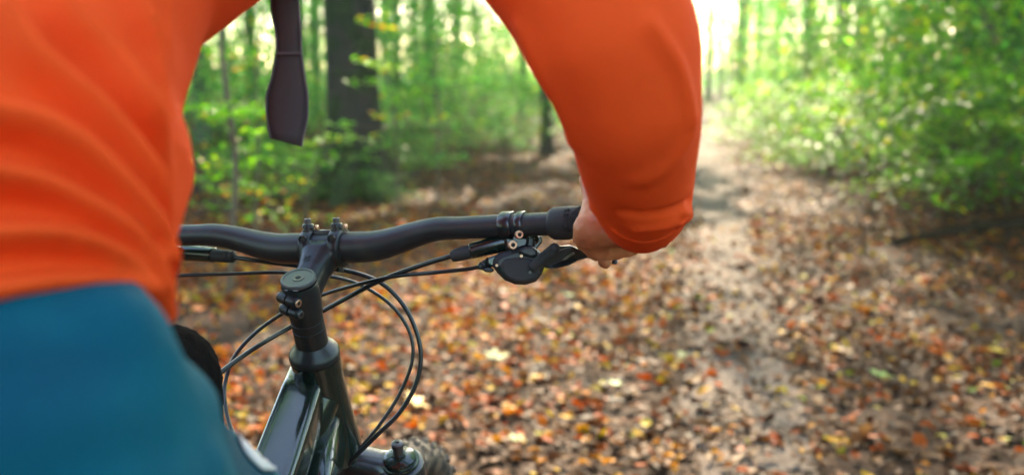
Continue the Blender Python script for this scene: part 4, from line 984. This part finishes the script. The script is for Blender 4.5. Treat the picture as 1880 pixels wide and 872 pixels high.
# tendons and knuckles raised on the back of the hand
def hand_disp(co, no):
    d = np.zeros(len(co))
    kn = [HP(.043, -.010, .0370), HP(.064, -.012, .0370), HP(.085, -.012, .0330)]
    for i, k in enumerate(kn):
        a, b = k, WR + GU * .014 + GA * (i - 1.2) * .006; ab = b - a; t = np.clip(((co - a) @ ab) / (ab @ ab), 0, 1); dist = np.linalg.norm(co - (a + t[:, None] * ab), axis=1)
        d += .0024 * np.exp(-((dist - .011) / .005) ** 2) * (no @ GU > .1)
    for pts, w, h in (([P(1078, 388, .935), P(1086, 420, .925), P(1104, 444, .92), P(1130, 458, .915)], .0045, -.0028), ([P(1090, 360, .93), P(1100, 400, .92), P(1118, 430, .91)], .0035, .0016), ([P(1076, 365, .95), P(1082, 400, .94)], .0030, -.0012), ([P(1085, 452, .93), P(1120, 470, .92)], .003, -.0014), ([P(1140, 432, .9), P(1128, 462, .9)], .0018, -.0012)):
        best = np.full(len(co), 9.)
        for a, b in zip(pts[:-1], pts[1:]):
            ab = b - a; t = np.clip(((co - a) @ ab) / (ab @ ab), 0, 1); q = a + t[:, None] * ab; e = co - q; e = e - np.outer(e @ Dv, Dv) * .85; best = np.minimum(best, np.linalg.norm(e, axis=1))
        d += h * np.exp(-(best / w) ** 2) * (no @ Dv < 0)
    d += .0005 * np.sin(co[:, 0] * 420 + 2 * np.sin(co[:, 2] * 300)) * np.sin(co[:, 1] * 300)
    return d
hand = remeshed('body', hg, .0022, M['skin'], None, 5, .5, hand_disp)
# rest of the body (under the clothes and out of the frame), the left hand mirrored from the right
SHR = P(700, -420, .74); SHL = MIR(SHR)
PEL = P(0, 900, .47) - UP * 0; PELC = PEL - RF * .09; CH = (SHR + SHL) / 2
NECK = CH + UP * .06 + FF * .02; HEAD = CH + UP * .2 + FF * .07
g = Geo()
limb_g(g, [PELC - UP * .0, PELC * .6 + CH * .4 - FF * .03, PELC * .25 + CH * .75 - FF * .02], [.10, .075, .085])
limb_g(g, [SHR, CH, SHL], [.05, .06, .05]); limb_g(g, [CH, NECK, HEAD - UP * .06], [.07, .058, .058])
ball_g(g, HEAD, .105, (.76, .92, 1.1)); ball_g(g, HEAD + FF * .045 - UP * .055, .055, (1, 1, 1)); ball_g(g, HEAD + FF * .098 - UP * .015, .016)   # skull, jaw, nose
for s in (-1, 1):
    ball_g(g, HEAD + RF * s * .08 - UP * .005, .024, (.4, .8, 1.2)); limb_g(g, [HEAD + FF * .086 + RF * s * .018 + UP * .018, HEAD + FF * .08 + RF * s * .045 + UP * .018], [.010, .008])   # ears, brow
limb_g(g, [HEAD + FF * .092 - UP * .06 - RF * .018, HEAD + FF * .092 - UP * .06 + RF * .018], [.008, .008])
ELR = P(1165, 150, .71); ELL = MIR(ELR)
limb_g(g, [SHR, ELR], [.05, .04]); limb_g(g, [SHL, ELL, MIR(WR2)], [.05, .042, .025])
HIPR = P(0, 900, .47); HIPL = HIPR - RF * .19
KNR = P(540, 1330, .84); KNL = P(296, 700, .9); FTR = BBp + RF * .115 + (FF * .03 - UP * .165) + UP * .05; FTL = BBp - RF * .115 - (FF * .03 - UP * .165) + UP * .05
limb_g(g, [HIPR, P(200, 1010, .56), KNR], [.088, .08, .058]); limb_g(g, [HIPL, (HIPL + KNL) / 2, KNL], [.085, .072, .040])
for K, Ft in ((KNR, FTR), (KNL, FTL)):
    limb_g(g, [K, K * .65 + Ft * .35 - FF * .02, Ft + UP * .06 - FF * .03], [.041, .052, .034]); limb_g(g, [Ft + UP * .03 - FF * .05, Ft + FF * .1], [.036, .03])
body = remeshed('body', g, .011, M['skin'], person, 4)
# join the finely modelled hand (and its mirror image) into the same mesh
import bmesh
bm = bmesh.new(); bm.from_mesh(body.data); bm.from_mesh(hand.data)
m2 = hand.data.copy()
for vv in m2.vertices: vv.co = MIR(vv.co)
m2.flip_normals(); bm.from_mesh(m2); bm.to_mesh(body.data); bm.free(); bpy.data.objects.remove(hand)
body.data.polygons.foreach_set('use_smooth', [True] * len(body.data.polygons))
g = Geo(); ball_g(g, HEAD + UP * .022 - FF * .012, .112, (.78, .93, .98)); hair = remeshed('hair', g, .006, M['hair'], person, 2)
for vv in hair.data.vertices:
    q = np.array(vv.co) - HEAD
    if q @ FF > .045 and q[2] < .05: vv.co = HEAD + q * .7
for s in (-1, 1):
    ball_g(gg := Geo(), HEAD + FF * .084 + RF * s * .03 + UP * .0, .011); gg.obj('eye', M['white'], person)
for s_, K in ((1, FTR), (-1, FTL)):
    g = Geo(); limb_g(g, [K - FF * .06 + UP * .02, K + FF * .11], [.044, .036]); remeshed('shoe', g, .008, M['shoe'], person, 3)
# jersey: torso and both sleeves as one skin
tor = []
def tsec(px, py, Z, a, b, tilt=.45):
    e = P(px, py, Z); c = e - RF * a; up = nz(UP * math.cos(tilt) + FF * math.sin(tilt)); return c, a, b, up
def torso_geo():
    g = Geo(); S = [tsec(236, 620, .49, .160, .125, .35), tsec(246, 570, .495, .168, .13, .4), tsec(258, 480, .505, .17, .13, .45), tsec(298, 360, .52, .172, .13, .5), tsec(332, 260, .54, .175, .132, .55), tsec(306, 150, .565, .178, .135, .6), tsec(322, 60, .60, .185, .135, .65), tsec(375, -60, .635, .195, .13, .7)]
    n = 48; v = []; f = []
    for c, a, b, up in S:
        fw = nz(np.cross(up, RF)); fw = fw if fw @ FF > 0 else -fw
        for k in range(n): t = 2 * math.pi * k / n; v.append(c + RF * a * math.cos(t) + fw * b * math.sin(t))
    SHc = (SHR + SHL) / 2
    for (dz, a, b) in ((-.04, .2, .12), (.03, .15, .09), (.06, .07, .07)):
        c = SHc + UP * dz
        for k in range(n): t = 2 * math.pi * k / n; v.append(c + RF * a * math.cos(t) + nz(FF - UP * .6) * b * math.sin(t))
    m_ = len(v) // n
    for i in range(m_ - 1):
        for j in range(n): k = (j + 1) % n; f.append((i * n + j, i * n + k, (i + 1) * n + k, (i + 1) * n + j))
    f += [tuple(range(n))[::-1], tuple((m_ - 1) * n + j for j in range(n))]
    return g.add(v, f)
g = torso_geo()
SLV = [(SHR, .085), (P(935, -230, .715), .071), (P(1036, -90, .705), .066), (P(1088, 0, .70), .0618), (P(1126, 80, .70), .0595), (P(1149, 160, .71), .0545), (P(1164, 235, .735), .0480), (P(1174, 300, .77), .0448), (P(1180, 345, .81), .0430), (P(1182, 375, .85), .0400), (P(1176, 397, .88), .0330), (P(1167, 403, .898), .0270)]
tube_g(g, [q[0] for q in SLV], [q[1] for q in SLV], n=40, seg=100)
for q, r in SLV[:4]: ball_g(g, q, r, n=14)
SLL = [(MIR(q) - RF * .02, r * (.85 if i > 0 else 1)) for i, (q, r) in enumerate(SLV)]; tube_g(g, [q[0] for q in SLL], [q[1] for q in SLL], n=32, seg=60)
# folds of the cloth: ridges along lines over the surface
def seglines(co, lines):
    """distance to polylines given as world points"""
    out = np.zeros(len(co))
    for pts, w, h in lines:
        best = np.full(len(co), 9.)
        for a, b in zip(pts[:-1], pts[1:]):
            ab = b - a; t = np.clip(((co - a) @ ab) / (ab @ ab + 1e-12), 0, 1); best = np.minimum(best, np.linalg.norm(co - (a + t[:, None] * ab), axis=1))
        out += h * np.exp(-(best / w) ** 2)
    return out
def surf_pt(px, py):     # rough distance of the torso's near surface along this ray
    d = Vector(nz(P(px, py, 1) - CAM)); h = JB.ray_cast(Vector(CAM), d)
    if h[0] is None or (px < 600 and (np.array(h[0]) - CAM) @ Dv > .62): h = JB.find_nearest(Vector(P(px, py, .5 if px < 600 else .78)))
    return np.array(h[0])
from mathutils.bvhtree import BVHTree
tmp = Geo(); tmp.v = list(g.v); tmp.f = list(g.f); JB = BVHTree.FromPolygons([Vector(q) for q in tmp.v], [tuple(q) for q in tmp.f])
FOLDS = [([(60, -20), (110, 60), (200, 150), (280, 250), (330, 330)], 20, 9), ([(0, 60), (60, 130), (140, 200), (230, 300), (290, 390), (315, 470)], 22, 10),
         ([(-30, 225), (60, 245), (140, 290), (210, 360), (260, 440), (290, 520)], 22, 11), ([(-30, 330), (60, 345), (140, 385), (200, 430), (240, 500), (275, 575)], 20, 10),
         ([(-30, 445), (60, 440), (130, 452), (190, 485), (230, 540)], 18, 9), ([(210, -20), (250, 80), (295, 170), (330, 240)], 18, 8), ([(320, -20), (310, 60), (320, 120)], 14, 6), ([(-30, 540), (80, 525), (160, 520), (215, 540)], 14, 6)]
def taper(co):
    z = (co - CAM) @ Dv; px = 940 + F_ * co[:, 0] / z
    return ss(335, 235, px)
FL = [([surf_pt(*q[:2]) for q in spline([(a, b, 0) for a, b in pts], len(pts) * 10)], w * 1.35 / F_ * .40, h * 3.1 / 1000) for pts, w, h in FOLDS]
SFP = [([(1195, 45), (1222, 85), (1246, 125), (1262, 175), (1266, 220)], .0065, .0045),
      ([(1276, 366), (1258, 381), (1225, 392), (1180, 397), (1150, 392)], .0055, -.006), ([(1268, 396), (1255, 404), (1220, 414), (1170, 418)], .006, .004),
      ([(1092, 380), (1112, 405), (1140, 430)], .005, .003), ([(960, 60), (1010, 160), (1050, 260)], .010, .004), ([(1262, 250), (1230, 300), (1180, 330)], .009, .003)]
SF = [([surf_pt(*q[:2]) for q in spline([(a, b, 0) for a, b in pts], len(pts) * 8)], w, h) for pts, w, h in SFP]
def jd(co, no):
    d = .026 * np.tanh(seglines(co, FL) / .026) * taper(co) + seglines(co, SF)
    w = np.sin(co[:, 0] * 31 + 3 * np.sin(co[:, 2] * 23)) * np.sin(co[:, 2] * 37 + co[:, 1] * 21 + 2 * np.sin(co[:, 0] * 17))
    return d + .0018 * w
jersey = remeshed('jersey', g, .0036, M['jersey'], person, 16, .55, jd)
# side seam and hem of the jersey
bpy.context.view_layer.update()
JB2 = BVHTree.FromObject(jersey, bpy.context.evaluated_depsgraph_get())
def seam(pxs, r_=.0011, name='seam'):
    pts = []
    for a, b, _z in spline([(a, b, 0) for a, b in pxs], len(pxs) * 8):
        h = JB2.ray_cast(Vector(CAM), Vector(nz(P(a, b, 1) - CAM)))
        if h[0] is not None: pts.append(np.array(h[0]))
    tube(name, pts, r_, M['jersey'], person, 6, seg=len(pts) * 2)
seam([(1121, 420), (1150, 438), (1190, 444), (1230, 430), (1262, 400)], .0009)
# cuff bands and a metal zip pull at the sleeve's edge
ca = nz(WR - SLV[-1][0])
ct = SLV[-1][0]
lathe('cuff', ct + ca * .001, ca, [(0, .0250), (.006, .0275), (.012, .0272), (.0135, .0255)], M['cuff'], person, 36)
lathe('cuff', MIR(ct - ca * .006), nz(MIR(WR) - MIR(ct)), [(0, .0250), (.006, .0275), (.012, .0272), (.0135, .0255)], M['cuff'], person, 36)
# shorts
g = Geo()
limb_g(g, [P(-10, 890, .47), P(172, 1012, .56), P(362, 1104, .665), P(460, 1205, .76)], [.098, .097, .098, .082])
limb_g(g, [HIPL + RF * .02, (HIPL + KNL) / 2, HIPL * .25 + KNL * .75], [.11, .088, .075])
limb_g(g, [HIPR - UP * .005, HIPL], [.11, .11]); ball_g(g, P(212, 655, .455), .033)
tube_g(g, [PELC - UP * .05 + RF * .0, PELC + UP * .07 + FF * .005], [.135, .13], n=36, flat=1.15, seg=8)
shl = [([(205, 600), (225, 650), (270, 720), (330, 800)], 18, 6), ([(60, 870), (150, 830), (280, 800), (360, 850)], 26, 10), ([(0, 640), (90, 650), (180, 620), (230, 560)], 20, 7), ([(120, 600), (170, 700), (240, 800), (290, 880)], 20, 10), ([(120, 730), (200, 720), (260, 680)], 22, 6)]
SL = [([P(x, y, .47) for x, y in pts], w * 1.3 / F_ * .6, h * 1.3 / 1000) for pts, w, h in shl]
def sd_(co, no):
    px = 940 + F_ * (co[:, 0]) / ((co - CAM) @ Dv)
    return seglines(co, SL) + .004 * np.sin(co[:, 0] * 40 + 3 * np.sin(co[:, 2] * 20)) * np.sin(co[:, 2] * 50 + co[:, 1] * 30)
shorts = remeshed('shorts', g, .0065, M['shorts'], person, 12, .55, sd_)
# white panel on the thigh: a thin patch that lies on the shorts
bpy.context.view_layer.update()
from mathutils.bvhtree import BVHTree
bvh = BVHTree.FromObject(shorts, bpy.context.evaluated_depsgraph_get())
cen = P(468, 822, .6); v = []; ok = True; nu, nv = 6, 14
for j in range(nv):
    for i in range(nu):
        t = j / (nv - 1); u = i / (nu - 1) - .5; px = 446 + 44 * t + 52 * u * (1 - (2 * t - 1) ** 2 * .6); py = 782 + 84 * t
        o_ = Vector(CAM); d_ = Vector(nz(P(px, py, 1) - CAM)); h = bvh.ray_cast(o_, d_)
        if h[0] is None: h = bvh.find_nearest(Vector(P(px, py, .62)))
        v.append(np.array(h[0]) + np.array(h[1]) * .0015)
f = [(j * nu + i, j * nu + i + 1, (j + 1) * nu + i + 1, (j + 1) * nu + i) for j in range(nv - 1) for i in range(nu - 1)]
o = mesh_obj('white_panel', v, f, M['white'], person); sm = o.modifiers.new('s', 'SOLIDIFY'); sm.thickness = .001
# knee pad on the raised left knee
g = Geo(); limb_g(g, [KNL - FF * .09 - UP * .02, KNL, KNL - UP * .09 + FF * .0], [.058, .054, .052]); remeshed('knee_pad', g, .006, M['pad'], person, 4, .5, lambda c, n: .0012 * np.sin(c[:, 0] * 300) * np.sin(c[:, 2] * 280) * np.sin(c[:, 1] * 310))
# ------------------------------------------------------------------ strap hanging in front of the chest
st = [(522, -330, .74, 24, 0), (522, -120, .77, 25, 0), (522, 0, .79, 26, 0), (529, 60, .79, 23.5, 0), (530, 95, .79, 23, 0), (530, 102, .79, 24, 0), (529, 140, .79, 30, 0), (527, 175, .79, 38, 0), (527, 215, .79, 38, 0), (525, 245, .79, 32, -4), (525, 262, .79, 29, -8)]
v = []; f = []; k_ = []
for (px, py, Z, hw, sk) in st:
    w = hw / F_ * Z
    for off in (-1, -.5, 0, .5, 1):
        c = P(px + hw * off, py - sk * off, Z + .004 * off * off)
        for dz in (0, .004): v.append(c + Dv * dz)
n = 10
for i in range(len(st) - 1):
    for j in range(4):
        a, b, c, d = i * n + 2 * j, i * n + 2 * j + 2, (i + 1) * n + 2 * j + 2, (i + 1) * n + 2 * j; f += [(a, b, c, d), (a + 1, d + 1, c + 1, b + 1)]
    f += [(i * n, (i + 1) * n, (i + 1) * n + 1, i * n + 1), (i * n + 8, i * n + 9, (i + 1) * n + 9, (i + 1) * n + 8)]
m_ = (len(st) - 1) * n
for j in range(4): f.append((m_ + 2 * j, m_ + 2 * j + 2, m_ + 2 * j + 3, m_ + 2 * j + 1))
sp = thing('strap', 'dark purple-brown fabric strap end hanging in front of the trees', 'strap', tuple(P(525, 262, .79)))
Geo().add(v, f).obj('strap_body', M['strap'], sp)
box_g(Geo(), P(530, 99, .788), Rv, Dv, Uv, 46 / F_ * .79, .002, .0022).obj('stitched_band', M['strapedge'], sp, False, .0005)
for s in (-1, 1):
    pts = [P(px + s * (hw - 1), py - sk * s, Z + .003) for (px, py, Z, hw, sk) in st[1:]]
    tube('piping', pts, .0009, M['strapedge'], sp, 6)
# ------------------------------------------------------------------ haze: one closed box of pale air round camera and wood
g = box_g(Geo(), V(0, 22, 11.5), V(1, 0, 0), V(0, 1, 0), V(0, 0, 1), 240, 220, 31)
hz = g.obj('haze', None, None, False); tag(hz, kind='stuff')
hm = bpy.data.materials.new('haze'); hm.use_nodes = True; n = hm.node_tree.nodes; n.clear()
pv = n.new('ShaderNodeVolumePrincipled'); pv.inputs['Color'].default_value = (.95, .98, .86, 1); pv.inputs['Density'].default_value = .0009; pv.inputs['Anisotropy'].default_value = .4
mo = n.new('ShaderNodeOutputMaterial'); hm.node_tree.links.new(pv.outputs[0], mo.inputs['Volume']); hz.data.materials.append(hm)
